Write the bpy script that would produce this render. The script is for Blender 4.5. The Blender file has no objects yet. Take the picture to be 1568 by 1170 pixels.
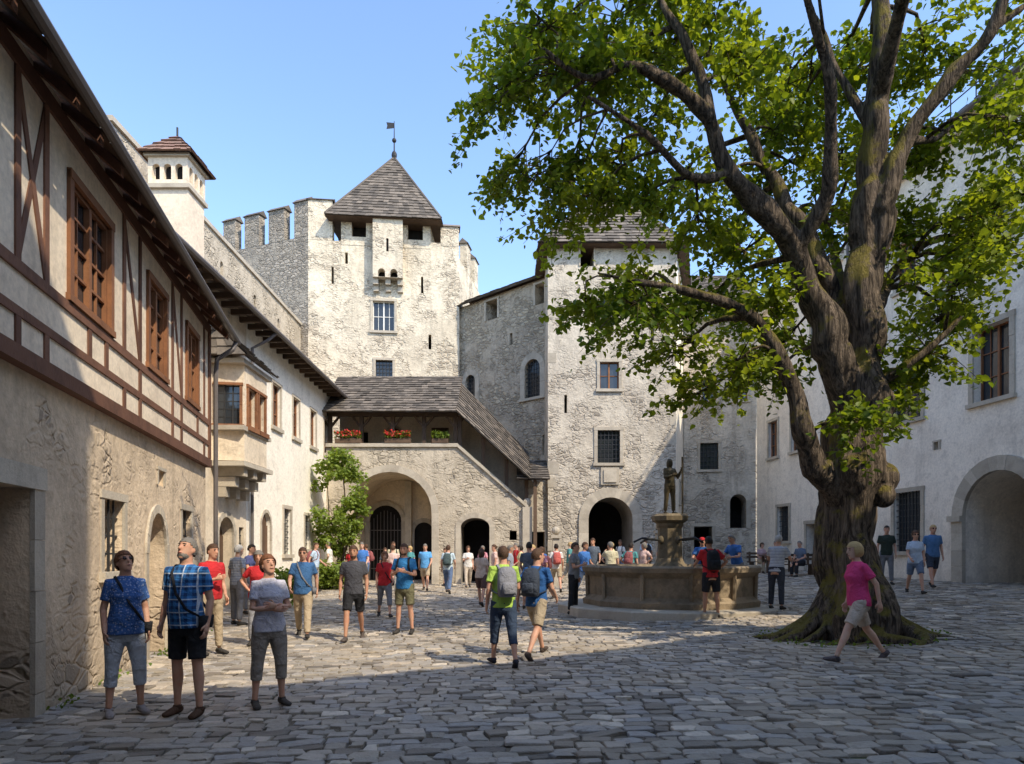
import bpy, math, random
import numpy as np
from mathutils import Vector, Matrix, noise as mnoise
random.seed(7); rng=np.random.default_rng(7)
scene=bpy.context.scene
R=math.radians
# ------------------------------------------------------------------ materials
def newmat(name):
    m=bpy.data.materials.new(name); m.use_nodes=True
    nt=m.node_tree; b=nt.nodes['Principled BSDF']
    b.inputs['Specular IOR Level'].default_value=0.2
    return m,nt,b
def nd(nt,typ,props=None,**inp):
    n=nt.nodes.new(typ)
    if props:
        for k,v in props.items(): setattr(n,k,v)
    for k,v in inp.items():
        k=k.replace('_',' ')
        if isinstance(v,bpy.types.NodeSocket): nt.links.new(v,n.inputs[k])
        else: n.inputs[k].default_value=v
    return n
def mixc(nt,f,a,b,mode='MIX'):
    n=nt.nodes.new('ShaderNodeMix'); n.data_type='RGBA'; n.blend_type=mode
    for idx,v in ((0,f),(6,a),(7,b)):
        if isinstance(v,bpy.types.NodeSocket): nt.links.new(v,n.inputs[idx])
        else: n.inputs[idx].default_value=(v if idx==0 else (v[0],v[1],v[2],1))
    return n.outputs[2]
def math_(nt,op,a,b=0.0,c=None,clamp=False):
    n=nt.nodes.new('ShaderNodeMath'); n.operation=op; n.use_clamp=clamp
    for i,v in enumerate((a,b,c)):
        if v is None: continue
        if isinstance(v,bpy.types.NodeSocket): nt.links.new(v,n.inputs[i])
        else: n.inputs[i].default_value=v
    return n.outputs[0]
def ramp(nt,f,lo,hi):
    n=nt.nodes.new('ShaderNodeMapRange'); nt.links.new(f,n.inputs[0])
    n.inputs[1].default_value=lo; n.inputs[2].default_value=hi; n.interpolation_type='SMOOTHSTEP'
    return n.outputs[0]
def coords(nt,scale=(1,1,1)):
    tc=nt.nodes.new('ShaderNodeTexCoord'); mp=nt.nodes.new('ShaderNodeMapping')
    mp.inputs['Scale'].default_value=scale
    nt.links.new(tc.outputs['Object'],mp.inputs['Vector']); return mp.outputs[0]
def noise(nt,vec,scale,detail=4,rough=.6,dist=0):
    n=nd(nt,'ShaderNodeTexNoise',Vector=vec,Scale=scale,Detail=detail,Roughness=rough,Distortion=dist); return n.outputs[0]
def bump(nt,b,h,strength,dist,):
    n=nd(nt,'ShaderNodeBump',Height=h); n.inputs['Strength'].default_value=strength; n.inputs['Distance'].default_value=dist
    nt.links.new(n.outputs[0],b.inputs['Normal'])
def wallmat(name,base,dark,patch=0.0,stone=(.33,.3,.26),bumpd=.03,stain=.55,streak=.4,fine=14,low=0.0):
    """aged lime plaster over rubble; patch 0 none .. 1 all stone"""
    m,nt,b=newmat(name); v=coords(nt)
    n1=noise(nt,v,.55,4,.7); n2=noise(nt,v,3.1,4,.7); n3=noise(nt,v,fine,3,.7)
    vs=coords(nt,(2.2,2.2,.22)); n4=noise(nt,vs,1.0,4,.65)
    col=mixc(nt,math_(nt,'MULTIPLY',ramp(nt,n1,.42,.62),stain),base,dark)
    col=mixc(nt,math_(nt,'MULTIPLY',ramp(nt,n4,.5,.74),streak),col,tuple(c*.55 for c in dark))
    col=mixc(nt,math_(nt,'MULTIPLY',ramp(nt,n2,.5,.7),.4),col,tuple(c*.72 for c in dark))
    spk=nd(nt,'ShaderNodeMapRange'); nt.links.new(n3,spk.inputs[0]); spk.inputs[1].default_value=.3; spk.inputs[2].default_value=.7; spk.inputs[3].default_value=.84; spk.inputs[4].default_value=1.1
    col=mixc(nt,1.0,col,nd(nt,'ShaderNodeCombineColor',Red=spk.outputs[0],Green=spk.outputs[0],Blue=spk.outputs[0]).outputs[0],'MULTIPLY')
    # splash-back grime close to the paving
    sz=nd(nt,'ShaderNodeSeparateXYZ'); nt.links.new(v,sz.inputs[0])
    gr=math_(nt,'MULTIPLY',ramp(nt,math_(nt,'ADD',sz.outputs[2],math_(nt,'MULTIPLY',n1,1.6)),2.3,.6),.5)
    col=mixc(nt,gr,col,tuple(c*.55 for c in dark))
    h=math_(nt,'ADD',math_(nt,'MULTIPLY',n2,.9),math_(nt,'MULTIPLY',n3,.3))
    if patch>0:
        wv=nd(nt,'ShaderNodeVectorMath',{'operation':'MULTIPLY_ADD'}); 
        nn=nd(nt,'ShaderNodeTexNoise',Vector=v,Scale=2.3,Detail=3)
        nt.links.new(nn.outputs['Color'],wv.inputs[0]); wv.inputs[1].default_value=(1.1,1.1,1.0); 
        v2=coords(nt,(3.3,3.3,6.6)); nt.links.new(v2,wv.inputs[2])
        vo=nd(nt,'ShaderNodeTexVoronoi',{'feature':'DISTANCE_TO_EDGE'},Vector=wv.outputs[0],Scale=1.0)
        vc=nd(nt,'ShaderNodeTexVoronoi',{'feature':'F1'},Vector=wv.outputs[0],Scale=1.0)
        edge=ramp(nt,vo.outputs['Distance'],.02,.16)
        sep=nd(nt,'ShaderNodeSeparateColor'); nt.links.new(vc.outputs['Color'],sep.inputs[0])
        sc=mixc(nt,sep.outputs[0],tuple(c*.62 for c in stone),tuple(min(1,c*1.4) for c in stone))
        sc=mixc(nt,math_(nt,'MULTIPLY',ramp(nt,n2,.45,.7),.3),sc,(.16,.14,.12))
        sc=mixc(nt,edge,tuple(.5*a+.4*c for a,c in zip(base,dark)),sc)
        pn=noise(nt,v,.8,5,.75,.4)
        if low>0:
            pn=math_(nt,'ADD',pn,math_(nt,'MULTIPLY',ramp(nt,sz.outputs[2],low,0.0),.12))
        th=.66-patch*.4
        mk=ramp(nt,pn,th,th+.035)
        mk2=math_(nt,'MULTIPLY',mk,math_(nt,'ADD',.35,math_(nt,'MULTIPLY',edge,.65)))
        # stones showing faintly through worn plaster around the bare patches
        near=math_(nt,'MULTIPLY',ramp(nt,pn,th-.12,th),.35)
        col=mixc(nt,math_(nt,'MULTIPLY',near,math_(nt,'SUBTRACT',1.0,math_(nt,'MULTIPLY',edge,.5))),col,tuple(c*.7 for c in dark))
        col=mixc(nt,mk2,col,sc)
        h=math_(nt,'ADD',h,math_(nt,'MULTIPLY',edge,math_(nt,'ADD',math_(nt,'MULTIPLY',near,.8),math_(nt,'MULTIPLY',mk,.7))))
        h=math_(nt,'SUBTRACT',h,math_(nt,'MULTIPLY',mk,.9))
    nt.links.new(col,b.inputs['Base Color']); b.inputs['Roughness'].default_value=.92
    bump(nt,b,h,.85,bumpd)
    return m
def tintmat(name,c0,c1,rough=.8,bscale=20,bd=.01,nmix=.4,dark=(.05,.05,.05),sc=(1,1,1)):
    m,nt,b=newmat(name); v=coords(nt,sc)
    at=nd(nt,'ShaderNodeAttribute',{'attribute_name':'tint'})
    col=mixc(nt,at.outputs['Fac'],c0,c1)
    n1=noise(nt,v,2.2,4,.7); n2=noise(nt,v,bscale,3,.7)
    col=mixc(nt,math_(nt,'MULTIPLY',ramp(nt,n1,.42,.7),nmix),col,dark)
    col=mixc(nt,math_(nt,'MULTIPLY',ramp(nt,n2,.45,.75),nmix*.7),col,tuple(c*.6 for c in c0))
    nt.links.new(col,b.inputs['Base Color']); b.inputs['Roughness'].default_value=rough
    bump(nt,b,n2,.8,bd); return m
def leafmat(name,c0,c1,tr=.4):
    m,nt,b=newmat(name)
    at=nd(nt,'ShaderNodeAttribute',{'attribute_name':'tint'})
    col=mixc(nt,at.outputs['Fac'],c0,c1)
    nt.links.new(col,b.inputs['Base Color']); b.inputs['Roughness'].default_value=.45
    t=nt.nodes.new('ShaderNodeBsdfTranslucent'); 
    c2=mixc(nt,1.0,col,(1.7,1.6,.5),'MULTIPLY'); nt.links.new(c2,t.inputs[0])
    mx=nt.nodes.new('ShaderNodeMixShader'); mx.inputs[0].default_value=tr
    nt.links.new(b.outputs[0],mx.inputs[1]); nt.links.new(t.outputs[0],mx.inputs[2])
    nt.links.new(mx.outputs[0],nt.nodes['Material Output'].inputs[0]); return m
MT={}
MT['rough']=wallmat('rough_tan_plaster',(.70,.555,.39),(.46,.36,.255),.12,(.42,.34,.25),.04,.6,.35,10,low=2.0)
MT['cream']=wallmat('cream_infill_plaster',(.84,.71,.54),(.68,.55,.41),0,bumpd=.01,stain=.5,streak=.25)
MT['tan']=wallmat('tan_plaster',(.74,.62,.46),(.54,.44,.32),.05,(.45,.38,.3),.015,.5,.35)
MT['white']=wallmat('white_limewash',(.88,.81,.68),(.74,.66,.53),0,bumpd=.012,stain=.35,streak=.2)
MT['keep']=wallmat('keep_patched_plaster',(.76,.665,.51),(.54,.46,.345),.33,(.5,.42,.315),.055,.55,.4,9)
MT['shadewall']=wallmat('keep_shaded_rubble',(.47,.41,.325),(.31,.27,.22),.55,(.38,.33,.265),.07,.6,.4)  # barer, darker keep wall: shade of its turned-away faces is in the colour
MT['rubble']=wallmat('rubble_masonry',(.54,.455,.34),(.34,.28,.21),.42,(.42,.35,.25),.08,.6,.5)
MT['tower']=wallmat('tower_patched_plaster',(.62,.545,.435),(.43,.37,.29),.27,(.41,.35,.275),.055,.6,.45,9,low=9)
MT['gallery']=wallmat('gallery_stone',(.58,.5,.385),(.42,.355,.265),.32,(.46,.395,.3),.05,.55,.4)
MT['rwhite']=wallmat('courtyard_white_plaster',(.86,.765,.63),(.66,.57,.46),0,bumpd=.015,stain=.5,streak=.35)
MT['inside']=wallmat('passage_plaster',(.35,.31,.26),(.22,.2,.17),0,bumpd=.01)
MT['trim']=tintmat('sandstone_trim',(.42,.365,.285),(.56,.49,.385),.85,25,.01,.4,(.24,.2,.155))
MT['basin']=tintmat('weathered_basin_stone',(.25,.19,.125),(.35,.27,.18),.8,14,.02,.6,(.09,.075,.05))
MT['statue']=tintmat('weathered_statue_bronze',(.09,.068,.035),(.13,.095,.05),.55,14,.012,.6,(.04,.04,.025))
MT['pillar']=tintmat('fountain_pillar_stone',(.17,.13,.08),(.24,.185,.115),.8,12,.02,.6,(.07,.06,.035))
MT['timber']=tintmat('redbrown_timber',(.13,.062,.04),(.22,.11,.07),.75,30,.008,.5,(.06,.034,.025),(1,1,.6))
MT['dwood']=tintmat('dark_wood',(.075,.05,.034),(.14,.09,.058),.7,25,.006,.4,(.03,.02,.015))
MT['owood']=tintmat('window_wood',(.22,.095,.045),(.31,.14,.065),.6,25,.004,.4,(.06,.03,.02))
MT['shingle']=tintmat('grey_shingles',(.09,.077,.064),(.24,.2,.16),.85,18,.01,.5,(.06,.055,.05))
MT['redtile']=tintmat('clay_tiles',(.22,.13,.1),(.32,.2,.15),.85,18,.01,.5,(.1,.08,.065))
MT['iron']=tintmat('dark_iron',(.03,.03,.03),(.05,.05,.05),.5,20,.002,.2)
MT['zinc']=tintmat('zinc_pipe',(.12,.105,.1),(.16,.14,.13),.45,12,.002,.3)
MT['wframe']=tintmat('white_window_paint',(.7,.68,.62),(.75,.72,.66),.5,20,.002,.2,(.3,.28,.25))
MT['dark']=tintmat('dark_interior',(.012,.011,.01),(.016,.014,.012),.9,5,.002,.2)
MT['plank']=tintmat('door_planks',(.1,.06,.04),(.17,.1,.06),.65,30,.006,.4,(.04,.03,.02))
m,nt,b=newmat('window_glass'); b.inputs['Base Color'].default_value=(.03,.035,.04,1); b.inputs['Roughness'].default_value=.06; b.inputs['Specular IOR Level'].default_value=.6
nv=noise(nt,coords(nt),2.5,2); bump(nt,b,nv,.25,.02); MT['glass']=m
m,nt,b=newmat('fountain_water'); b.inputs['Base Color'].default_value=(.03,.045,.04,1); b.inputs['Roughness'].default_value=.05; bump(nt,b,noise(nt,coords(nt),6,3),.3,.02); MT['water']=m
# cobble
m,nt,b=newmat('cobblestone')
v=coords(nt); at=nd(nt,'ShaderNodeAttribute',{'attribute_name':'tint'})
cr=nt.nodes.new('ShaderNodeValToRGB'); nt.links.new(at.outputs['Fac'],cr.inputs[0])
e=cr.color_ramp.elements; e[0].position=0; e[0].color=(.15,.13,.105,1); e[1].position=1; e[1].color=(.66,.57,.45,1)
for p,c in ((.25,(.26,.225,.18,1)),(.42,(.38,.33,.26,1)),(.52,(.31,.29,.265,1)),(.64,(.44,.375,.295,1)),(.74,(.36,.34,.315,1)),(.86,(.5,.42,.33,1))):
    q=e.new(p); q.color=c
n1=noise(nt,v,9,4,.7); n2=noise(nt,v,55,3,.7); n0=noise(nt,v,.5,3,.6)
col=mixc(nt,math_(nt,'MULTIPLY',ramp(nt,n1,.46,.72),.5),cr.outputs[0],(.17,.14,.11))
col=mixc(nt,math_(nt,'MULTIPLY',ramp(nt,n0,.45,.65),.4),col,(.5,.4,.28))
nt.links.new(col,b.inputs['Base Color']); b.inputs['Roughness'].default_value=.55; b.inputs['Specular IOR Level'].default_value=.35
bump(nt,b,math_(nt,'ADD',n1,math_(nt,'MULTIPLY',n2,.35)),.9,.03); MT['cobble']=m
m,nt,b=newmat('ground_sand'); v=coords(nt)
col=mixc(nt,ramp(nt,noise(nt,v,1.2,5,.7),.35,.65),(.13,.105,.075),(.23,.185,.13)); col=mixc(nt,ramp(nt,noise(nt,v,.6,5,.7),.6,.68),col,(.1,.115,.04))
nt.links.new(col,b.inputs['Base Color']); b.inputs['Roughness'].default_value=1; bump(nt,b,noise(nt,v,40,4,.7),.8,.01); MT['ground']=m
# bark
m,nt,b=newmat('tree_bark'); v=coords(nt,(11,11,1.3))
n1=noise(nt,v,1.0,5,.72,1.2); vf=coords(nt,(26,26,3.5)); nf=noise(nt,vf,1.0,4,.7,.5)
n2=noise(nt,coords(nt),1.9,5,.72)
col=mixc(nt,ramp(nt,n1,.38,.6),(.04,.03,.022),(.25,.19,.135))
col=mixc(nt,math_(nt,'MULTIPLY',ramp(nt,nf,.55,.4),.6),col,(.055,.043,.033))
geo=nt.nodes.new('ShaderNodeNewGeometry'); sx=nd(nt,'ShaderNodeSeparateXYZ'); nt.links.new(geo.outputs['Normal'],sx.inputs[0])
mz=math_(nt,'ADD',math_(nt,'MULTIPLY',sx.outputs[2],.3),math_(nt,'ADD',n2,math_(nt,'MULTIPLY',sx.outputs[0],-.08)))
col=mixc(nt,math_(nt,'MULTIPLY',ramp(nt,mz,.57,.7),.8),col,(.22,.18,.035))
nt.links.new(col,b.inputs['Base Color']); b.inputs['Roughness'].default_value=.95
bump(nt,b,math_(nt,'ADD',math_(nt,'MULTIPLY',n1,1.6),math_(nt,'MULTIPLY',nf,.6)),1.0,.09); MT['bark']=m
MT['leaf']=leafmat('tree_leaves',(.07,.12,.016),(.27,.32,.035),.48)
MT['ivy']=leafmat('shrub_leaves',(.10,.16,.035),(.26,.33,.07),.4)
MT['flower']=leafmat('red_flowers',(.5,.03,.03),(.65,.1,.08),.2)
CL={}
def cloth(c,kind='plain'):
    key=(tuple(c),kind)
    if key in CL: return CL[key]
    m,nt,b=newmat('cloth_%s_%d'%(kind,len(CL))); v=coords(nt)
    n1=noise(nt,v,7,3,.6,.5)
    col=mixc(nt,math_(nt,'MULTIPLY',ramp(nt,n1,.4,.7),.3),c,tuple(x*.55 for x in c))
    if kind=='plaid':
        s=nd(nt,'ShaderNodeSeparateXYZ'); nt.links.new(v,s.inputs[0])
        def band(sock,per,th): return math_(nt,'GREATER_THAN',math_(nt,'SINE',math_(nt,'MULTIPLY',sock,6.283/per)),th)
        a=band(s.outputs[0],.062,.1); z=band(s.outputs[2],.062,.1)
        col=mixc(nt,math_(nt,'MULTIPLY',math_(nt,'ADD',a,z),.42),col,(.012,.02,.07))
        col=mixc(nt,math_(nt,'MULTIPLY',math_(nt,'MAXIMUM',band(s.outputs[0],.124,.96),band(s.outputs[2],.124,.96)),.75),col,(.6,.65,.7))
    if kind=='stripe':
        s=nd(nt,'ShaderNodeSeparateXYZ'); nt.links.new(v,s.inputs[0])
        col=mixc(nt,math_(nt,'GREATER_THAN',math_(nt,'SINE',math_(nt,'MULTIPLY',s.outputs[2],6.283/.035)),.5),col,(.16,.19,.27))
    if kind in('print','paleprint'):
        vo=nd(nt,'ShaderNodeTexVoronoi',{'feature':'F1'},Vector=v,Scale=38.0)
        col=mixc(nt,math_(nt,'MULTIPLY',ramp(nt,vo.outputs['Distance'],.42,.2),.55),col,(.4,.45,.58) if kind=='print' else (.3,.3,.45))
    nt.links.new(col,b.inputs['Base Color']); b.inputs['Roughness'].default_value=.9
    bump(nt,b,n1,.9,.06); CL[key]=m; return m
def plainmat(name,c,rough=.5,bd=.002,bs=60,big=0):
    m,nt,b=newmat(name); v=coords(nt); n=noise(nt,v,bs,3)
    col=mixc(nt,math_(nt,'MULTIPLY',n,.35),c,tuple(x*.55 for x in c))
    if big: col=mixc(nt,math_(nt,'MULTIPLY',ramp(nt,noise(nt,v,11,2),.4,.65),.35),col,(c[0]*.95,c[1]*.62,c[2]*.55))
    nt.links.new(col,b.inputs['Base Color']); b.inputs['Roughness'].default_value=rough
    bump(nt,b,n,.5,bd); return m
SKIN=[plainmat('skin_a',(.60,.345,.235),.5,big=1),plainmat('skin_b',(.66,.42,.3),.5,big=1),plainmat('skin_tan',(.48,.265,.17),.5,big=1)]
HAIRC={'brown':(.09,.05,.03),'auburn':(.2,.085,.04),'grey':(.2,.18,.155),'white':(.42,.4,.37),'blonde':(.5,.35,.16),'dark':(.03,.022,.017)}
HAIR={k:plainmat('hair_'+k,c,.6,.03,40) for k,c in HAIRC.items()}
EYE=plainmat('eye_dark',(.03,.02,.015),.2); LIP=plainmat('lips',(.36,.13,.11),.5)
# ------------------------------------------------------------------ mesh helpers
class MB:
    def __init__(s): s.v=[];s.f=[];s.t=[];s.m=[]
    def face(s,pts,t=.5,m=0):
        i=len(s.v); s.v.extend([tuple(p) for p in pts]); s.f.append(tuple(range(i,i+len(pts)))); s.t.append(t); s.m.append(m)
    def add(s,vs,fs,t=.5,m=0):
        i=len(s.v); s.v.extend([tuple(p) for p in vs])
        for f in fs: s.f.append(tuple(i+k for k in f)); s.t.append(t); s.m.append(m)
    def obj(s,name,mats,smooth=False,tint=True):
        me=bpy.data.meshes.new(name); me.from_pydata(s.v,[],s.f)
        for m in mats: me.materials.append(m)
        if len(mats)>1: me.polygons.foreach_set('material_index',s.m)
        if tint:
            a=me.attributes.new('tint','FLOAT','FACE'); a.data.foreach_set('value',s.t)
        if smooth: me.polygons.foreach_set('use_smooth',[True]*len(me.polygons))
        me.update(); o=bpy.data.objects.new(name,me); scene.collection.objects.link(o); return o
def tube(M,pts,rad,n=10,t=.5,m=0,flat=None,side=None,cap=True):
    P=[Vector(p) for p in pts]; k=len(P)
    if not hasattr(rad,'__len__'): rad=[rad]*k
    T=[]
    for i in range(k):
        d=(P[min(i+1,k-1)]-P[max(i-1,0)]); T.append(d.normalized() if d.length>1e-9 else Vector((0,0,1)))
    if side is None: s=T[0].orthogonal().normalized()
    else: s=Vector(side); s=(s-T[0]*s.dot(T[0])).normalized()
    vs=[];fs=[]
    for i in range(k):
        s=(s-T[i]*s.dot(T[i])); s=s.normalized() if s.length>1e-6 else T[i].orthogonal().normalized()
        u=T[i].cross(s)
        r=rad[i]; r1,r2=(r if hasattr(r,'__len__') else (r,r if flat is None else r*flat))
        for j in range(n):
            a=2*math.pi*j/n; vs.append(P[i]+s*(r1*math.cos(a))+u*(r2*math.sin(a)))
    for i in range(k-1):
        for j in range(n): 
            fs.append((i*n+j,i*n+(j+1)%n,(i+1)*n+(j+1)%n,(i+1)*n+j))
    if cap: fs.append(tuple(range(n))[::-1]); fs.append(tuple(range((k-1)*n,k*n)))
    M.add(vs,fs,t,m)
def loft(M,rings,n=16,f=None,t=.5,m=0,pw=2.0):
    vs=[];fs=[]
    for (cx,cy,z,rx,ry) in rings:
        for j in range(n):
            a=2*math.pi*j/n; c,s=math.cos(a),math.sin(a)
            if pw!=2: c=math.copysign(abs(c)**(2/pw),c); s=math.copysign(abs(s)**(2/pw),s)
            p=(cx+rx*c,cy+ry*s,z); vs.append(f(p) if f else p)
    k=len(rings)
    for i in range(k-1):
        for j in range(n): fs.append((i*n+j,i*n+(j+1)%n,(i+1)*n+(j+1)%n,(i+1)*n+j))
    fs.append(tuple(range(n))[::-1]); fs.append(tuple(range((k-1)*n,k*n)))
    M.add(vs,fs,t,m)
def ball(M,c,r,f=None,n=10,k=7,m=0,t=.5,cond=None,jit=0):
    r=(r,r,r) if not hasattr(r,'__len__') else r
    vs=[];fs=[]
    raw=[]
    for i in range(k+1):
        th=math.pi*i/k
        for j in range(n):
            a=2*math.pi*j/n; q=(r[0]*math.sin(th)*math.cos(a),r[1]*math.sin(th)*math.sin(a),r[2]*math.cos(th))
            w=1+jit*math.sin(9*a+5*th)*math.sin(th)
            p=(c[0]+q[0]*w,c[1]+q[1]*w,c[2]+q[2]*w); raw.append(p); vs.append(f(p) if f else p)
    for i in range(k):
        for j in range(n):
            ids=(i*n+j,i*n+(j+1)%n,(i+1)*n+(j+1)%n,(i+1)*n+j)
            if cond:
                cx=[sum(raw[q][e] for q in ids)/4 for e in range(3)]
                if not cond(*cx): continue
            fs.append(ids)
    M.add(vs,fs,t,m)
def g(x,y):
    sp=lambda t:.5*(t+math.sqrt(t*t+1.0))
    return .018*sp(min(y,40)-11)+.05*sp(min(x,12)-1)
def empty(name,loc=(0,0,0)):
    o=bpy.data.objects.new(name,None); o.location=loc; o.empty_display_size=.3; scene.collection.objects.link(o); return o
class Fr:
    def __init__(s,p0,p1,off=0):
        a=Vector((p0[0],p0[1])); b=Vector((p1[0],p1[1])); s.d=(b-a).normalized(); s.n=Vector((s.d.y,-s.d.x)); s.p=a+s.n*off; s.L=(b-a).length
    def W(s,u,v,w=0):
        q=s.p+s.d*u+s.n*w; return (q.x,q.y,v)
class Bd:
    def __init__(s,name): s.name=name; s.parts={}
    def P(s,part,mat):
        k=(part,mat)
        if k not in s.parts: s.parts[k]=MB()
        return s.parts[k]
    def box(s,part,mat,F,u0,u1,v0,v1,w0,w1,t=None):
        t=random.random() if t is None else t
        c=[F.W(u,v,w) for w in (w0,w1) for (u,v) in ((u0,v0),(u1,v0),(u1,v1),(u0,v1))]
        s.P(part,mat).add(c,[(0,1,2,3),(7,6,5,4),(0,4,5,1),(1,5,6,2),(2,6,7,3),(3,7,4,0)],t)
    def beam(s,part,mat,F,a,b,wd,w0,w1):
        d=Vector((b[0]-a[0],b[1]-a[1])).normalized(); q=Vector((-d.y,d.x))*wd/2
        jx=random.uniform(-.01,.01)
        pts=[(a[0]-q.x,a[1]-q.y),(b[0]-q.x+jx,b[1]-q.y),(b[0]+q.x,b[1]+q.y),(a[0]+q.x+jx,a[1]+q.y)]
        c=[F.W(u,v,w) for w in (w0,w1) for (u,v) in pts]
        s.P(part,mat).add(c,[(0,1,2,3),(7,6,5,4),(0,4,5,1),(1,5,6,2),(2,6,7,3),(3,7,4,0)],random.random())
    def panel(s,mat,F,z0,z1,ops=(),u0=0,u1=None,part='walls'):
        u1=F.L if u1 is None else u1
        M=s.P(part,mat)
        us=sorted(set([u0,u1]+[o['u0'] for o in ops]+[o['u1'] for o in ops])); vs=sorted(set([z0,z1]+[o['v0'] for o in ops]+[o['v1'] for o in ops]))
        for a,b_ in zip(us,us[1:]):
            for c,d in zip(vs,vs[1:]):
                mu,mv=(a+b_)/2,(c+d)/2
                if any(o['u0']<mu<o['u1'] and o['v0']<mv<o['v1'] for o in ops): continue
                M.face([F.W(a,c),F.W(b_,c),F.W(b_,d),F.W(a,d)])
        for o in ops: s.opening(mat,F,o,M)
    def opening(s,mat,F,o,M):
        u0,u1,v0,v1=o['u0'],o['u1'],o['v0'],o['v1']; k=o.get('k','win'); dep=o.get('dep',{'win':.16,'grate':.2,'door':.3,'dark':1.5}[k])
        rise=o.get('rise',(u1-u0)/2 if o.get('arch') else 0); cu=(u0+u1)/2; hw=(u1-u0)/2; n=16
        out=[(u0,v0)]; arc=[]
        if rise>0:
            for i in range(n+1):
                a=math.pi*(1-i/n); arc.append((cu+hw*math.cos(a),v1-rise+rise*math.sin(a)))
            out+=arc
            for p,q in zip(arc,arc[1:]): M.face([F.W(*p),F.W(*q),F.W(q[0],v1),F.W(p[0],v1)])
        else: out+=[(u0,v1),(u1,v1)]
        out.append((u1,v0))
        rm=s.P('reveals',o.get('rm',mat))
        for p,q in zip(out,out[1:]+out[:1]): rm.face([F.W(*p),F.W(*q),F.W(q[0],q[1],-dep),F.W(p[0],p[1],-dep)])
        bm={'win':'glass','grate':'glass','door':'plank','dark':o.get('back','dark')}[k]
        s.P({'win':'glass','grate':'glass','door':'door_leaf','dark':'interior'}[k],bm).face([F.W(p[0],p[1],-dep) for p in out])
        fm=o.get('fm','owood')
        if k=='win':
            w0,w1=-dep+.004,-dep+.06; e=.05
            for a in ((u0,u0+e,v0,v1),(u1-e,u1,v0,v1),(u0+e,u1-e,v1-e,v1),(u0+e,u1-e,v0,v0+e)): s.box('window_frames',fm,F,a[0]+.002,a[1]-.002,a[2]+.002,a[3]-.002,w0,w1)
            s.box('window_frames',fm,F,cu-.035,cu+.035,v0+e,v1-e,w0,w1+.01)
            nh=o.get('nh',2)
            for i in range(1,nh+1):
                vv=v0+(v1-v0)*i/(nh+1); s.box('window_frames',fm,F,u0+e,u1-e,vv-.016,vv+.016,w0,w1-.02)
            for uu in ((u0+cu)/2,(u1+cu)/2) if (u1-u0)>1.0 else (): s.box('window_frames',fm,F,uu-.012,uu+.012,v0+e,v1-e,w0,w1-.025)
        if k=='grate':
            nb=max(3,int((u1-u0)/.16))
            for i in range(1,nb): uu=u0+(u1-u0)*i/nb; s.box('grille','iron',F,uu-.013,uu+.013,v0,v1,-.075,-.05)
            nb=max(3,int((v1-v0)/.2))
            for i in range(1,nb): vv=v0+(v1-v0)*i/nb; s.box('grille','iron',F,u0,u1,vv-.013,vv+.013,-.095,-.072)
        if k=='door' :
            nb=max(3,int((u1-u0)/.17))
            for i in range(nb):
                a=u0+(u1-u0)*i/nb; b_=u0+(u1-u0)*(i+1)/nb
                vt=v1 if rise==0 else v1-rise+rise*math.sqrt(max(0,1-((max(abs(a-cu),abs(b_-cu)))/hw)**2))-.01
                if vt>v0: s.box('door_leaf','plank',F,a+.008,b_-.008,v0,vt,-dep+.004,-dep+.035)
        tw=o.get('trim',0); tm=o.get('tm','trim'); pr=o.get('pr',.05); e=.006
        if tw>0:
            vb=v0; vs_=v1-rise
            nq=max(1,int((vs_-vb)/.5))
            for (a,b_) in ((u0-tw,u0+e),(u1-e,u1+tw)):
                for i in range(nq):
                    s.box('stone_trim',tm,F,a,b_,vb+(vs_-vb)*i/nq+.004,vb+(vs_-vb)*(i+1)/nq-.004,-.01,pr+random.uniform(-.006,.006))
            if rise==0: s.box('stone_trim',tm,F,u0-tw-.02,u1+tw+.02,v1-e,v1+tw,-.01,pr+.01)
            else:
                MM=s.P('stone_trim',tm)
                c=(cu,v1-rise); kx=(hw+tw)/hw; ky=(rise+tw)/rise; kx2=(hw-e)/hw; ky2=(rise-e)/rise
                O=[(c[0]+(p[0]-c[0])*kx,c[1]+(p[1]-c[1])*ky) for p in arc]; I=[(c[0]+(p[0]-c[0])*kx2,c[1]+(p[1]-c[1])*ky2) for p in arc]
                for i in range(n):
                    t=random.random(); w=pr+random.uniform(-.006,.006)
                    a,b_,c_,d=O[i],O[i+1],I[i+1],I[i]
                    vv=[F.W(x[0],x[1],w) for x in (a,b_,c_,d)]+[F.W(x[0],x[1],-.01) for x in (a,b_,c_,d)]
                    MM.add(vv,[(0,1,2,3),(0,4,5,1),(2,6,7,3),(1,5,6,2),(3,7,4,0)],t)
        if o.get('sill') or (tw>0 and k in('win','grate')): s.box('stone_trim',tm,F,u0-tw-.05,u1+tw+.05,v0-.12,v0+.004,-.02,pr+.06)
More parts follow.
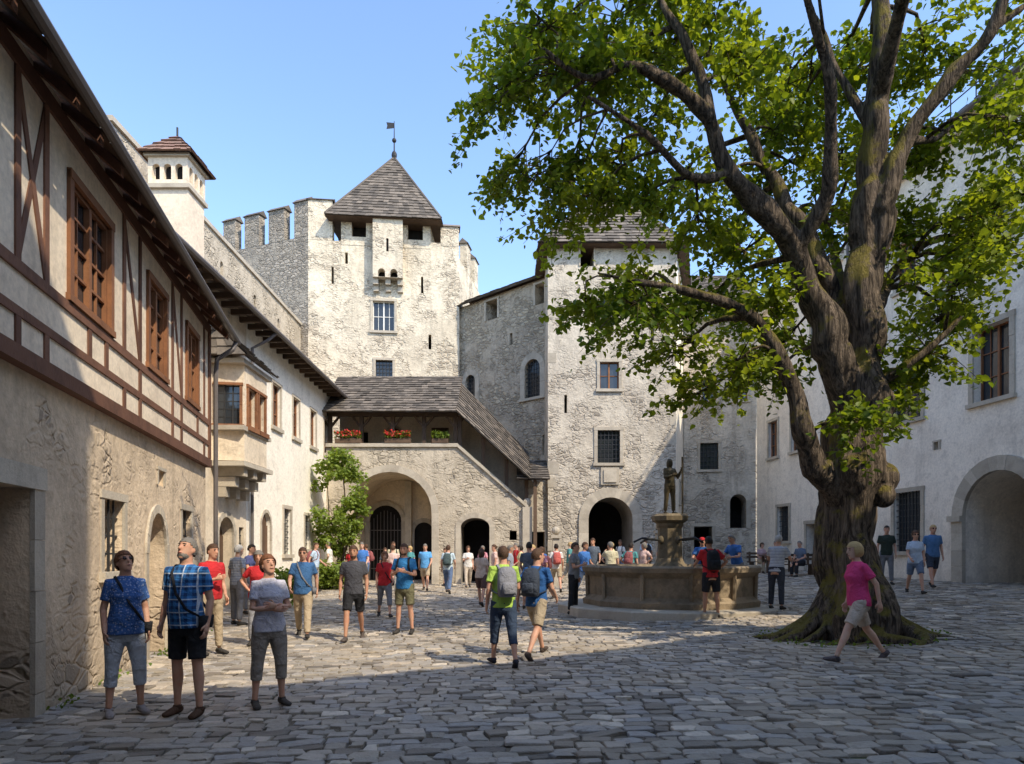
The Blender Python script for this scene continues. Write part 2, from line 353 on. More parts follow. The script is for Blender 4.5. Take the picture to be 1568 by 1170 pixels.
    def shingles(s,a,b,c,d,mat='shingle',part='roof',st=.27,wd=.28,under='dwood'):
        a,b,c,d=[Vector(p) for p in (a,b,c,d)]
        sl=((d+c)/2-(a+b)/2); L=sl.length; nr=max(2,int(L/st)); nrm=(b-a).cross(sl).normalized()
        if nrm.z<0: nrm=-nrm
        M=s.P(part,mat)
        s.P('roof_deck',under).face([a-nrm*.05,b-nrm*.05,c-nrm*.05]+([d-nrm*.05] if (c-d).length>.01 else []))
        for i in range(nr):
            t0=i/nr; t1=min(1,(i+1.12)/nr)
            l0,r0,l1,r1=a.lerp(d,t0),b.lerp(c,t0),a.lerp(d,t1),b.lerp(c,t1)
            w=(r0-l0).length; ns=max(1,int(w/wd)); off=random.random()
            cuts=[0]+[ (k+off)/(ns+1) for k in range(1,ns+1)]+[1]
            for q0,q1 in zip(cuts,cuts[1:]):
                li=.045+random.uniform(-.012,.018)
                P0,P1=l0.lerp(r0,q0),l0.lerp(r0,q1); Q0,Q1=l1.lerp(r1,q0),l1.lerp(r1,q1)
                dn=(P0-Q0).normalized()*random.uniform(0,.04)
                t=random.random()
                M.face([P0+nrm*li+dn,P1+nrm*li+dn,Q1+nrm*.004,Q0+nrm*.004],t)
                M.face([P0+nrm*li+dn,P1+nrm*li+dn,P1-nrm*.02,P0-nrm*.02],t*.5)
    def finish(s,smoothparts=()):
        e=empty(s.name)
        for (part,mat),M in s.parts.items():
            o=M.obj(part,[MT[mat]],smooth=(part in smoothparts)); o.parent=e
        return e
def op(u0,u1,v0,v1,k='win',**kw):
    d=dict(u0=u0,u1=u1,v0=v0,v1=v1,k=k); d.update(kw); return d
# ------------------------------------------------------------------ ground
M=MB()
xs=np.concatenate([[-900,-300,-100,-40],np.arange(-20,30.1,1.0),[45,100,300,900]]); ys=np.concatenate([[-900,-200,-50,-20],np.arange(-10,50.1,1.0),[70,150,400,1200]])
vs=[(float(x),float(y),g(x,y)-.022) for y in ys for x in xs]; nx=len(xs)
M.add(vs,[(j*nx+i,j*nx+i+1,(j+1)*nx+i+1,(j+1)*nx+i) for j in range(len(ys)-1) for i in range(nx-1)])
M.obj('ground',[MT['ground']],smooth=True)
M=MB(); y=-4.0
def lift(x,y): return .016*mnoise.noise((x*.45,y*.45,0))+.010*mnoise.noise((x*1.7,y*1.7,3))+.004
oct_=[(-1,-.78),(-.84,-1),(.84,-1),(1,-.78),(1,.78),(.84,1),(-.84,1),(-1,.78)]
while y<35:
    near=y<15; hh=random.uniform(.12,.2) if near else random.uniform(.15,.24)
    xa=-9.5+random.uniform(0,.2); xb=16.5
    if y<6: xa,xb=-5.5,9
    while xa<xb:
        w=random.uniform(.12,.29) if near else random.uniform(.17,.34)
        if random.random()<.14: w*=1.5
        cx=xa+w/2; cy=y+hh/2+.30*math.sin(cx*.42+.3)+.13*math.sin(cx*1.15+2)-.07*cx*math.sin(y*.11+.5)+.05*mnoise.noise((cx*2.5,y*2.5,1))
        cy+=random.uniform(-.026,.026); h2=hh*random.uniform(.84,1.16)
        z=g(cx,cy)+lift(cx,cy)+random.uniform(-.007,.007); tx,ty=random.gauss(0,.035),random.gauss(0,.04)
        rot=random.gauss(0,.13)+.12*math.cos(cx*.42+.3); c_,s_=math.cos(rot),math.sin(rot)
        jit=[(random.uniform(-.024,.024),random.uniform(-.022,.022)) for _ in range(8)]
        vs=[]
        levels=((1.02,-.03),(.99,-.007),(.92,.0)) if near else ((1.0,-.03),(.93,.0))
        for (sc,dz) in levels:
            for (p,q),(jx,jy) in zip(oct_,jit):
                ax=(p*(w/2-.007)+jx)*sc; ay=(q*(h2/2-.006)+jy)*sc
                X,Y=ax*c_-ay*s_,ax*s_+ay*c_
                vs.append((cx+X,cy+Y,z+dz+tx*X+ty*Y))
        k=len(levels)
        fs=[(l*8+j,l*8+(j+1)%8,(l+1)*8+(j+1)%8,(l+1)*8+j) for l in range(k-1) for j in range(8)]
        fs.append(tuple(range((k-1)*8,k*8)))
        tt=min(1,max(0,random.gauss(.5,.27)))
        if not((cx-5.7)**2+(cy-11.5)**2<1.0**2): M.add(vs,fs,tt)
        xa+=w
    y+=hh
M.obj('cobblestone_paving',[MT['cobble']],smooth=False)
# ------------------------------------------------------------------ half-timbered house (left)
LY=lambda Y:(-3.36-.214*Y,Y)
B=Bd('half_timbered_house'); Y0=-4.6; Y1=14.3; F=Fr(LY(Y0),LY(Y1)); U=lambda Y:(Y-Y0)*1.0226
B.panel('rough',F,-.3,3.5,[op(U(6.15),U(6.85),-.29,2.3,'door',trim=.22,pr=.04,dep=.45),
    op(U(8.73),U(9.45),1.4,2.36,'grate',trim=.1,pr=.02,dep=.3),op(U(10.5),U(11.45),-.29,2.3,'door',arch=True,rise=.65,trim=.13,pr=.03,dep=.35),
    op(U(12.45),U(13.1),1.5,2.45,'grate',trim=.1,pr=.02),op(U(3.4),U(4.3),1.3,2.4,'grate',trim=.1,pr=.02),op(U(11.0),U(11.35),2.75,3.0,'dark',dep=.2,trim=.05,pr=.02)])
F2=Fr(LY(Y0),LY(Y1),.08)
wins=[(7.55,8.68),(10.25,11.1),(12.45,13.2),(4.6,5.7),(1.6,2.7)]
B.panel('cream',F2,3.48,6.5,[op(U(a),U(b_),4.5,5.78,'win',dep=.07,nh=3) for a,b_ in wins])
for a,b_ in wins:
    for (c,d,e_,f_) in ((U(a)-.09,U(a)+.01,4.42,5.86),(U(b_)-.01,U(b_)+.09,4.42,5.86),(U(a)-.09,U(b_)+.09,5.78,5.88),(U(a)-.12,U(b_)+.12,4.42,4.5)):
        B.box('window_casing','owood',F2,c,d,e_,f_,-.02,.05 if e_<4.43 and f_<4.6 or e_>5 else .04)
B.box('jetty_beam','timber',F2,0,F.L,3.44,3.6,-.1,.045); B.box('sill_plate','timber',F2,0,F.L,3.88,3.97,-.02,.022)
B.box('window_rail','timber',F2,0,F.L,4.3,4.41,-.02,.026); B.box('top_plate','timber',F2,0,F.L,6.22,6.4,-.02,.03)
yy=-4.3; posts=[]
while yy<14.2:
    if not any(a-.2<yy<b_+.2 for a,b_ in wins):
        B.box('posts','timber',F2,U(yy)-.05,U(yy)+.05,4.41,6.22,-.02,.02); B.box('posts','timber',F2,U(yy)-.05,U(yy)+.05,3.6,3.88,-.02,.02); posts.append(yy)
    if random.random()<.55: B.box('posts','timber',F2,U(yy)-.05,U(yy)+.05,3.97,4.3,-.02,.02)
    yy+=random.uniform(.5,.66)
for i,yp in enumerate(posts[:-1]):
    q=posts[i+1]
    if q-yp<1.0:
        a,b_=(yp,q) if i%2 else (q,yp)
        B.beam('braces','timber',F2,(U(a),4.42),(U(b_),6.2),.085,-.02,.016)
        if i%3==0: B.beam('braces','timber',F2,(U(b_),4.42),(U(a),6.2),.085,-.02,.013)
B.box('corner_post','timber',F2,F.L-.16,F.L+.01,3.62,6.3,-.2,.03)
p=F.W(F.L,0); p2=(p[0]-7,p[1]-1.4); Fe=Fr(p[:2],p2); B.panel('rough',Fe,-.3,6.4); 
ev=lambda Y,o,z:F.W(U(Y),z,o)
OV=.5
B.shingles(ev(-4.6,OV,6.3),ev(14.75,OV,6.3),ev(14.75,-6,11.2),ev(-4.6,-6,11.2),'shingle')
B.P('soffit','dwood').face([ev(-4.6,OV-.02,6.24),ev(14.7,OV-.02,6.24),ev(14.7,-.3,6.93),ev(-4.6,-.3,6.93)])
yy=-4.4
while yy<14.7:
    a=U(yy)
    c=[F.W(a+s_,6.2+v_,w_) for s_ in (-.05,.05) for (v_,w_) in ((-.09,OV-.04),(.04,OV-.04),(.68,-.2),(.48,-.2))]
    B.P('rafter_tails','timber').add(c,[(0,1,2,3),(7,6,5,4),(0,4,5,1),(3,7,4,0),(2,6,7,3)],random.random()); yy+=.62
tube(B.P('gutter','zinc'),[ev(-4.6,OV+.06,6.24),ev(14.8,OV+.06,6.24)],.06,8)
tube(B.P('drainpipe','zinc'),[ev(14.6,OV+.05,6.2),ev(14.5,.5,6.0),ev(14.42,.2,5.75),ev(14.4,.18,5.4),ev(14.4,.18,0)],.05,8)
B.finish()
# ------------------------------------------------------------------ white house with oriel
B=Bd('white_plaster_house'); F=Fr((-7.9,14),(-7.9,30)); U=lambda Y:Y-14
B.panel('tan',F,-.3,8.7,[op(U(18.3),U(19.3),-.29,2.65,'door',arch=True,trim=.16),op(U(19.75),U(20.1),1.7,2.4,'grate')],0,6.3)
B.panel('white',F,-.3,8.7,[op(U(22.5),U(23.3),5.85,7.3,trim=.09,pr=.025,tm='trim'),op(U(24.6),U(25.35),5.85,7.3,trim=.09,pr=.025),op(U(26.75),U(27.5),5.85,7.3,trim=.09,pr=.025),op(U(28.7),U(29.3),5.85,7.3,trim=.09,pr=.025),
   op(U(21.5),U(22.3),1.5,2.95,'door',arch=True,trim=.1,pr=.03,dep=.12),op(U(23.6),U(24.35),1.6,3.2,'grate',trim=.12,pr=.03),op(U(26),U(26.6),1.8,3.1,'grate',trim=.1,pr=.03)],6.3,16)
a=(-7.9,18.0);b_=(-7.1,18.12);c=(-7.1,19.75);d=(-7.9,19.9)
FN,FF,FB=Fr(a,b_),Fr(b_,c),Fr(c,d)
B.panel('tan',FN,4.1,6.75,[op(.1,.7,5.05,6.1,'grate',trim=.06,tm='owood',dep=.08)],part='oriel'); B.panel('tan',FF,4.1,6.75,[op(.2,.75,5.05,6.1,'win',trim=.07,tm='owood'),op(.95,1.45,5.05,6.1,'win',trim=.07,tm='owood')],part='oriel'); B.panel('tan',FB,4.1,6.75,part='oriel')
for zz,e_ in ((4.95,.06),(4.0,.1),(6.7,.08)):
    B.box('oriel_mouldings','trim',Fr((-7.9,17.95-e_),(-7.9,19.9+e_)),0,1.95+2*e_,zz-.06,zz+.06,.0,.8+e_)
for yy in (18.25,18.95,19.65):
    for i,(w_,z_) in enumerate(((.78,3.7),(.55,3.42),(.3,3.15))): B.box('corbels','trim',F,U(yy)-.13,U(yy)+.13,z_,z_+.26,-.02,w_)
B.shingles((-6.9,17.7,6.8),(-6.9,20.1,6.8),(-7.9,19.9,7.75),(-7.9,18.0,7.75)); B.shingles((-7.95,17.7,6.8),(-6.9,17.7,6.8),(-7.9,18.0,7.75),(-7.9,18.0,7.75))
B.shingles((-7.25,13.5,8.5),(-7.25,30.2,8.5),(-11.3,30.2,12.0),(-11.3,13.5,12.0))
B.P('soffit','dwood').face([(-7.27,13.5,8.42),(-7.27,30,8.42),(-8,30,8.8),(-8,13.5,8.8)])
for i in range(26): B.box('rafter_tails','dwood',Fr((-7.9,14.2+i*.62),(-7.9,14.3+i*.62)),0,.1,8.35,8.5,0,.58)
tube(B.P('gutter','zinc'),[(-7.18,13.5,8.42),(-7.18,30.0,8.42)],.07,8); tube(B.P('drainpipe','zinc'),[(-7.2,20.9,8.4),(-7.4,20.7,8.1),(-7.8,20.5,7.8),(-7.8,20.5,0)],.05,8)
Fe=Fr((-14,14),(-7.9,14)); B.panel('tan',Fe,-.3,8.7)
cx,cy=-9.95,20.3
def sq(B,part,mat,cx,cy,hx,hy,z0,z1,t=.5): B.box(part,mat,Fr((cx-hx,cy-hy),(cx+hx,cy-hy)),0,2*hx,z0,z1,-2*hy,0,t)
sq(B,'chimney_shaft','cream',cx,cy,.56,.52,8.5,12.2); sq(B,'chimney_cornice','trim',cx,cy,.64,.62,12.2,12.32)
for Fq in (Fr((cx-.57,cy-.57),(cx+.57,cy-.57)),Fr((cx+.57,cy-.57),(cx+.57,cy+.57)),Fr((cx+.57,cy+.57),(cx-.57,cy+.57)),Fr((cx-.57,cy+.57),(cx-.57,cy-.57))):
    B.panel('cream',Fq,12.32,13.1,[op(.12+i*.33,.34+i*.33,12.45,12.9,'dark',arch=True,dep=.15) for i in range(3)],part='chimney_head')
sq(B,'chimney_cornice','trim',cx,cy,.66,.66,13.1,13.18)
ap=Vector((cx,cy,14.05)); e_=.78; cs=[Vector((cx-e_,cy-e_,13.18)),Vector((cx+e_,cy-e_,13.18)),Vector((cx+e_,cy+e_,13.18)),Vector((cx-e_,cy+e_,13.18))]
for i in range(4): B.shingles(cs[i],cs[(i+1)%4],ap,ap,'redtile',part='chimney_roof',st=.2,wd=.2)
tube(B.P('chimney_finial','iron'),[ap,ap+Vector((0,0,.25))],.03,6)
B.finish()
# ------------------------------------------------------------------ upper curtain wall left
B=Bd('castle_curtain_wall'); F=Fr((-11.2,19),(-11.2,38))
B.panel('gallery',F,8,13.7,[op(7.2,7.5,12.3,12.9,'dark',arch=True),op(10.6,10.9,12.3,12.9,'dark',arch=True),op(13.6,13.9,12.3,12.9,'dark',arch=True)])
B.box('coping','trim',F,0,19,13.7,13.85,-.9,.08); B.panel('gallery',Fr((-12.1,38),(-12.1,19)),0,13.7); B.panel('gallery',Fr((-12.1,19),(-11.2,19)),0,13.7)
B.finish()
# ------------------------------------------------------------------ keep
B=Bd('castle_keep')
Pa,Pb,Pc,Pd,Pe=(-16.1,38.1),(-10.75,36.0),(-2.86,36.9),(-1.5,45),(-15,46)
F=Fr(Pb,Pc)
B.panel('keep',F,0,18.2,[op(3.35,4.5,13.5,15.1,'win',fm='wframe',trim=.12,dep=.2,nh=1),op(3.5,4.4,10.65,11.95,'grate',trim=.12),
   op(1.2,1.32,15.9,16.8,'dark'),op(5.9,6.02,15.6,16.5,'dark'),op(6.3,6.45,12.6,13.4,'dark'),op(1.9,2.05,17.0,17.6,'dark')])
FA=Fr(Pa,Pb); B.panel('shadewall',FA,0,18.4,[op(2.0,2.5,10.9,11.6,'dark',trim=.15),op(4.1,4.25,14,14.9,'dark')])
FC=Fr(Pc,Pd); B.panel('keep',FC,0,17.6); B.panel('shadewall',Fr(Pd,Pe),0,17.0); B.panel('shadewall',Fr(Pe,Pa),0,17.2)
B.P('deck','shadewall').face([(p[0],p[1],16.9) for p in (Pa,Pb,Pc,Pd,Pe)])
def merlon(F,u0,u1,z0,z1,mat,dp=.4):
    B.box('merlons',mat,F,u0,u1,z0,z1,-dp,.012)
    c=[F.W(u0-.08,z1,.1),F.W(u1+.08,z1,.1),F.W(u1+.08,z1+.3,-dp*.6),F.W(u0-.08,z1+.3,-dp*.6),F.W(u0-.08,z1,-dp-.1),F.W(u1+.08,z1,-dp-.1)]
    B.P('merlon_caps','shingle').add(c,[(0,1,2,3),(3,2,5,4),(0,3,4),(1,5,2),(0,4,5,1)],random.random())
for a,b_ in ((.0,.85),(1.5,2.5),(3.15,4.2)): merlon(FA,a,b_,18.4,20.1,'shadewall',.45)
merlon(FA,4.85,5.74,18.4,20.25,'shadewall'); merlon(F,0,1.25,18.2,20.3,'keep',.7)
merlon(F,6.95,7.93,18.2,19.25,'keep',.6); merlon(FC,1.8,2.7,17.6,19.2,'keep'); merlon(FC,3.8,4.7,17.6,19.2,'keep')
B.box('parapet_low','keep',F,6.4,6.95,18.2,18.35,-.5,.005)
T0=Fr(F.W(1.7,0)[:2],F.W(6.4,0)[:2],.02)
B.panel('keep',T0,18.0,19.5,[op(.55,1.3,18.45,19.3,'dark',dep=.6),op(3.5,4.3,18.45,19.3,'dark',dep=.6)],part='turret')
q0,q1=T0.W(0,0),T0.W(4.7,0); q2=(q1[0]+.1,q1[1]+5); q3=(q0[0],q0[1]+5)
B.panel('keep',Fr(q1[:2],q2[:2]),16.9,19.5,part='turret'); B.panel('keep',Fr(q3[:2],q0[:2]),16.9,19.5,part='turret'); B.panel('keep',Fr(q2[:2],q3[:2]),16.9,19.5,part='turret')
cx=(q0[0]+q1[0])/2; cy=q0[1]+2.8; ap=Vector((cx,cy,24.2)); e_=.65
cs=[Vector((q0[0]-e_,q0[1]-e_-.1,19.25)),Vector((q1[0]+e_,q1[1]-e_-.1,19.25)),Vector((q2[0]+e_,q2[1]+e_,19.25)),Vector((q3[0]-e_,q3[1]+e_,19.25))]
B.P('roof_soffit','dwood').face([c-Vector((0,0,.04)) for c in cs])
for i in range(4):
    B.shingles(cs[i],cs[(i+1)%4],ap,ap); tube(B.P('hip_ridges','shingle'),[cs[i]+Vector((0,0,.06)),ap+Vector((0,0,.04))],.06,6,.4)
tube(B.P('weathervane','iron'),[ap-Vector((0,0,.1)),ap+Vector((0,0,2.1))],[.05,.02],6); ball(B.P('weathervane','iron'),ap+Vector((0,0,1.0)),.13); ball(B.P('weathervane','iron'),ap+Vector((0,0,.15)),(.16,.16,.25))
B.P('weathervane','iron').add([ap+Vector(p) for p in ((0,0,1.7),(-.45,0,1.65),(-.4,0,1.85),(-.45,0,2.05),(0,0,2.0))],[(0,1,2,3,4)])
a,b_,c,d=3.4,4.95,16.75,19.4
FO=Fr(F.W(a,0)[:2],F.W(b_,0)[:2],.6); B.panel('keep',FO,c,d,[op(.7,.82,17.5,18.2,'dark',dep=.1)],part='bay')
B.panel('keep',Fr(F.W(a,0)[:2],F.W(a,0,.6)[:2]),c,d,part='bay'); B.panel('keep',Fr(F.W(b_,0,.6)[:2],F.W(b_,0)[:2]),c,d,part='bay')
B.P('bay','keep').face([F.W(a,c),F.W(b_,c),F.W(b_,c,.6),F.W(a,c,.6)])
B.panel('keep',FO,16.15,16.75,[op(.27,.64,16.16,16.6,'dark',arch=True,dep=.5),op(.91,1.28,16.16,16.6,'dark',arch=True,dep=.5)],part='bay_arches')
for uu in (3.4,4.04,4.68):
    for i,(w_,z_) in enumerate(((.595,16.45),(.595,16.15),(.4,15.85),(.2,15.55))): B.box('bay_corbels','trim',F,uu,uu+.27,z_,z_+.3,-.02,w_)
B.finish()
# ------------------------------------------------------------------ rear curtain wall between towers
B=Bd('castle_wall'); F=Fr((-2.86,37.2),(1.7,33.0)); L=F.L
B.panel('rubble',F,0,15,[op(.33*L,.33*L+.85,13.8,14.8,'dark',trim=.1),op(.88*L,.88*L+.6,13.8,14.8,'dark',trim=.1),
  op(.08*L,.08*L+.75,9.5,11.2,'grate',arch=True,trim=.28,tm='trim'),op(.77*L,.77*L+1.0,9.3,11.2,'grate',arch=True,trim=.3),op(.6*L,.6*L+.2,12.2,12.8,'dark'),op(.95*L,.95*L+.22,6.4,7.4,'dark')])
B.shingles(F.W(0,15.0,.3),F.W(L,15.0,.3),F.W(L,15.6,-.6),F.W(0,15.6,-.6)); B.shingles(F.W(0,15.0,-1.5),F.W(L,15.0,-1.5),F.W(L,15.6,-.6),F.W(0,15.6,-.6))
B.panel('rubble',Fr((1.7,34.2),(-2.86,38.4)),0,15)
B.finish()
# ------------------------------------------------------------------ square tower
B=Bd('square_tower'); F=Fr((1.58,30),(7.2,30)); X=lambda x:x-1.58
B.panel('tower',F,-.3,15.2,[op(X(3.85),X(4.7),8.85,10.05,'win',trim=.12,nh=1),op(X(3.0),X(3.6),14.25,15.05,'dark',trim=.06),op(X(3.95),X(4.6),12.0,12.95,'win',trim=.1,nh=1),
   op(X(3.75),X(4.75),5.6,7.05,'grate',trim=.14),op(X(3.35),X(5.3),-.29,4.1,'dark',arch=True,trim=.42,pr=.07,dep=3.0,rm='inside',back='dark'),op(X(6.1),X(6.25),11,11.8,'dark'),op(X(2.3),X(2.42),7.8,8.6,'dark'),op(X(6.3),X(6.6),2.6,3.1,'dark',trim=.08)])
B.box('coat_of_arms','trim',F,X(4.3)-.4,X(4.3)+.4,4.65,5.4,0,.08); B.box('coat_of_arms','trim',F,X(4.3)-.28,X(4.3)+.28,4.75,5.3,.08,.13,.9)
z=.2
while z<14.6:
    hq=random.uniform(.35,.6)
    if random.random()<.4: B.box('quoins','trim',F,-.012,random.uniform(.25,.6),z,z+hq,-.3,.012)
    if random.random()<.4: B.box('quoins','trim',F,F.L-random.uniform(.25,.6),F.L+.012,z,z+hq,-.3,.012)
    z+=hq+random.uniform(.02,.4)
FS=Fr((7.2,30),(8.8,35)); B.panel('white',FS,-.3,15.2,[op(1.5,2.2,13.5,14.4,'dark',trim=.1),op(2.0,2.7,8.6,9.7,'win',trim=.1),op(2.0,2.6,4,5,'grate',trim=.1)])
B.panel('tower',Fr((1.58,36),(1.58,30)),-.3,15.2); B.panel('tower',Fr((8.8,35),(1.58,36)),-.3,15.2)
ap1=Vector((3.9,32.9,18.9)); ap2=Vector((5.3,32.9,18.9))
c0,c1,c2,c3=Vector((1.15,29.5,15.1)),Vector((7.6,29.5,15.1)),Vector((9.3,35.6,15.1)),Vector((1.15,36.4,15.1))
B.P('roof_soffit','dwood').face([c-Vector((0,0,.06)) for c in (c0,c1,c2,c3)])
B.shingles(c0,c1,ap2,ap1); B.shingles(c1,c2,ap2,ap2); B.shingles(c2,c3,ap1,ap2); B.shingles(c3,c0,ap1,ap1)
B.finish()
# ------------------------------------------------------------------ rear house
B=Bd('rear_stone_house'); F=Fr((8.7,34.6),(12.4,34)); X=lambda x:x-8.7
B.panel('tower',F,-.3,13.6,[op(X(9.5),X(10.4),5.85,7.2,'grate',trim=.12),op(X(10.95),X(11.75),2.9,4.6,'dark',arch=True,trim=.2),op(X(9.2),X(10.1),.0,3.0,'dark',trim=.15),op(X(9.6),X(10.3),9.3,10.5,'win',trim=.1),op(X(11.2),X(11.8),9.3,10.5,'win',trim=.1)])
B.shingles((8.2,34,13.5),(13,33.4,13.5),(13,39,17.5),(8.2,39,17.5)); B.panel('tower',Fr((8.7,39),(8.7,34.6)),0,13.6)
B.finish()
# ------------------------------------------------------------------ gallery building + covered stair
B=Bd('arcaded_gallery'); F=Fr((-7.9,29),(-2.3,29)); X=lambda x:x+7.9
B.panel('gallery',F,-.3,6.15,[op(X(-6.95),X(-3.4),-.29,5.1,'dark',arch=True,rise=1.75,trim=.3,pr=.06,dep=3.2,rm='tan',back='tan')])
Fg=Fr((-6.95,32.2),(-3.4,32.2))
B.opening('tan',Fg,op(.25,1.75,-.2,3.9,'dark',arch=True,trim=.2,pr=.08,dep=-.02),MB()); B.opening('tan',Fg,op(2.35,3.25,-.2,3.1,'dark',arch=True,trim=.2,pr=.08,dep=-.02),MB())
for i in range(10): B.box('iron_gate','zinc',Fg,.28+i*.16,.305+i*.16,.2,3.1+.55*math.sin(math.pi*i/9),.06,.09)
for z in (.9,1.8,2.7): B.box('iron_gate','zinc',Fg,.26,1.74,z,z+.04,.05,.1)
for uu in (1.95,): B.box('inner_pier','trim',Fg,uu,uu+.3,.2,5.0,.0,.35)
B.box('string_course','trim',F,0,5.6,6.15,6.3,-.35,.1)
B.P('gallery_floor','inside').face([(-7.9,29,5.2),(-2.3,29,5.2),(-2.3,31.5,5.2),(-7.9,31.5,5.2)])
B.panel('cream',Fr((-7.9,31.3),(-2.3,31.3)),5.2,9.2,[op(2.1,2.9,5.3,7.4,'dark',arch=True,dep=.3,trim=.08),op(.7,1.3,6.1,7.2,'dark',dep=.2),op(4.2,5.0,5.3,7.4,'door',dep=.1)],part='gallery_back_wall')
B.P('gallery_back_wall','tan').face([(-2.3,31.3,0),(.9,31.3,0),(.9,31.3,5.9),(-2.3,31.3,9.1)])
for i in range(5):
    xx=.12+i*1.34; B.box('gallery_posts','dwood',F,xx-.08,xx+.08,6.3,7.55,-.3,-.14)
    for sg in (-1,1): B.beam('gallery_braces','dwood',F,(xx,7.0),(xx+sg*.4,7.5),.09,-.27,-.17)
B.box('gallery_plate','dwood',F,-.0,5.6,7.5,7.68,-.32,-.1)
B.shingles((-8.1,28.4,7.55),(-2.3,28.4,7.55),(-2.3,31.9,9.9),(-8.1,31.9,9.9))
F=Fr((-2.3,29),(.65,29)); zt=lambda u:6.15-.88*u
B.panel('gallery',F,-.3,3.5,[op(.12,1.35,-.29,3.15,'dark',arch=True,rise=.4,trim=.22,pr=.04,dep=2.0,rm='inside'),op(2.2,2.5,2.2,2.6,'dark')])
B.P('walls','gallery').face([F.W(0,3.5),F.W(2.95,3.5),F.W(2.95,zt(2.95)+.05),F.W(0,6.15)])
B.P('walls','gallery').face([F.W(0,3.5,-.3),F.W(2.95,3.5,-.3),F.W(2.95,zt(2.95)+.05,-.3),F.W(0,6.15,-.3)])
c=[F.W(u,v,w) for w in (-.36,.1) for (u,v) in ((0,6.13),(3.0,zt(3.0)),(3.0,zt(3.0)+.15),(0,6.3))]
B.P('stair_coping','trim').add(c,[(0,1,2,3),(7,6,5,4),(0,4,5,1),(1,5,6,2),(2,6,7,3),(3,7,4,0)])
for u in (.0,1.0,2.0,2.85): B.box('stair_posts','dwood',F,u-.01,u+.15,zt(u)+.1,7.5-.93*u,-.28,-.12)
B.shingles((-2.35,28.4,7.6),(.75,28.4,4.75),(.75,31.5,6.3),(-2.35,31.5,9.5))
B.shingles((.2,28.5,4.75),(1.58,28.5,4.75),(1.58,31.3,5.9),(.2,31.3,5.9))
B.box('lean_to_post','dwood',Fr((.9,28.7),(1.05,28.7)),0,.15,0,4.75,-.15,0); B.box('end_pier','trim',F,2.75,3.15,-.2,3.6,-.5,.15); ball(B.P('end_pier','trim'),F.W(2.95,3.8,-.15),.2)
B.panel('gallery',Fr((.65,30.2),(1.6,30.2)),-.3,4.8,[op(.15,.8,-.29,2.6,'dark',trim=.06)])
B.finish()
# ------------------------------------------------------------------ right courtyard building
B=Bd('courtyard_building'); RX=lambda Y:(16.7-.1325*Y,Y)
F=Fr(RX(34),RX(5)); U=lambda Y:(34-Y)*1.0087
def ro(ya,yb,*a,**k): return op(U(yb),U(ya),*a,**k)
ops1=[ro(28.6,29.6,.5,2.9,'dark',trim=.15,dep=.4),ro(31,32,2.2,3.8,'grate',trim=.12),ro(29.9,30.8,6.2,7.9,trim=.12,sill=True),ro(32,32.8,6.2,7.9,trim=.12)]+[ro(a,a+1.0,10.3,11.9,trim=.12) for a in (28.2,31.2)]
B.panel('rwhite',F,-.3,13.5,ops1,0,U(27))
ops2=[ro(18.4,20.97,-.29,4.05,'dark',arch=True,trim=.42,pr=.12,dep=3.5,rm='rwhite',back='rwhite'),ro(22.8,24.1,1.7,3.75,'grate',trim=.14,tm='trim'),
  ro(19.35,20.65,6.15,8.35,'win',trim=.16,dep=.3,nh=2),ro(22.8,24.2,6.2,7.95,'grate',trim=.14),ro(25.4,26.3,6.2,7.9,trim=.14),ro(19.4,20.6,10.8,12.6,'win',trim=.16,dep=.3),ro(23,24,10.8,12.4,'win',trim=.14),
  ro(14,15.2,6.15,8.3,'win',trim=.16,dep=.3),ro(9.5,10.7,6.15,8.3,'win',trim=.16),ro(14,15.2,1.6,3.6,'grate',trim=.14),ro(22.0,22.2,5.0,5.25,'dark',trim=.05)]
B.panel('rwhite',F,-.3,14.9,ops2,U(27),F.L)
Fd=Fr(F.W(U(20.97),0,-3.48)[:2],F.W(U(18.4),0,-3.48)[:2]); B.opening('rwhite',Fd,op(.5,2.0,.3,3.0,'door',dep=-.03,trim=.12),MB())
B.box('cornice','rwhite',F,U(27),F.L,14.55,14.9,-.1,.3); B.box('cornice','rwhite',F,0,U(27)-.01,13.25,13.5,-.1,.25)
B.P('walls','rwhite').face([F.W(U(27),13.3),F.W(U(27),14.9),F.W(U(27),14.9,-4),F.W(U(27),13.3,-4)])
for pp in ((18.4-.42),(20.97+.1)): B.box('arch_imposts','trim',F,U(pp+.42),U(pp-.1),2.62,2.8,-.02,.2)
B.shingles(F.W(U(27),14.9,.5),F.W(F.L,14.9,.5),F.W(F.L,17.5,-6),F.W(U(27),17.5,-6)); B.shingles(F.W(-1.5,13.5,.45),F.W(U(27),13.5,.45),F.W(U(27),16.5,-5),F.W(-1.5,16.5,-5))
tube(B.P('gutter','zinc'),[F.W(U(27),14.8,.56),F.W(F.L,14.8,.56)],.08,8)
for i in range(16): 
    u=U(27)+.5+i; tube(B.P('roof_railing','iron'),[F.W(u,15.3,.0),F.W(u,16.2,.0)],.02,5)
tube(B.P('roof_railing','iron'),[F.W(U(27)+.4,16.2,0),F.W(U(27)+16,16.2,0)],.025,5); tube(B.P('roof_railing','iron'),[F.W(U(27)+.4,15.8,0),F.W(U(27)+16,15.8,0)],.02,5)
tube(B.P('drainpipe','zinc'),[F.W(U(26.6),14.8,.5),F.W(U(26.6),14.2,.1),F.W(U(26.6),.5,.1)],.06,8)
B.finish()
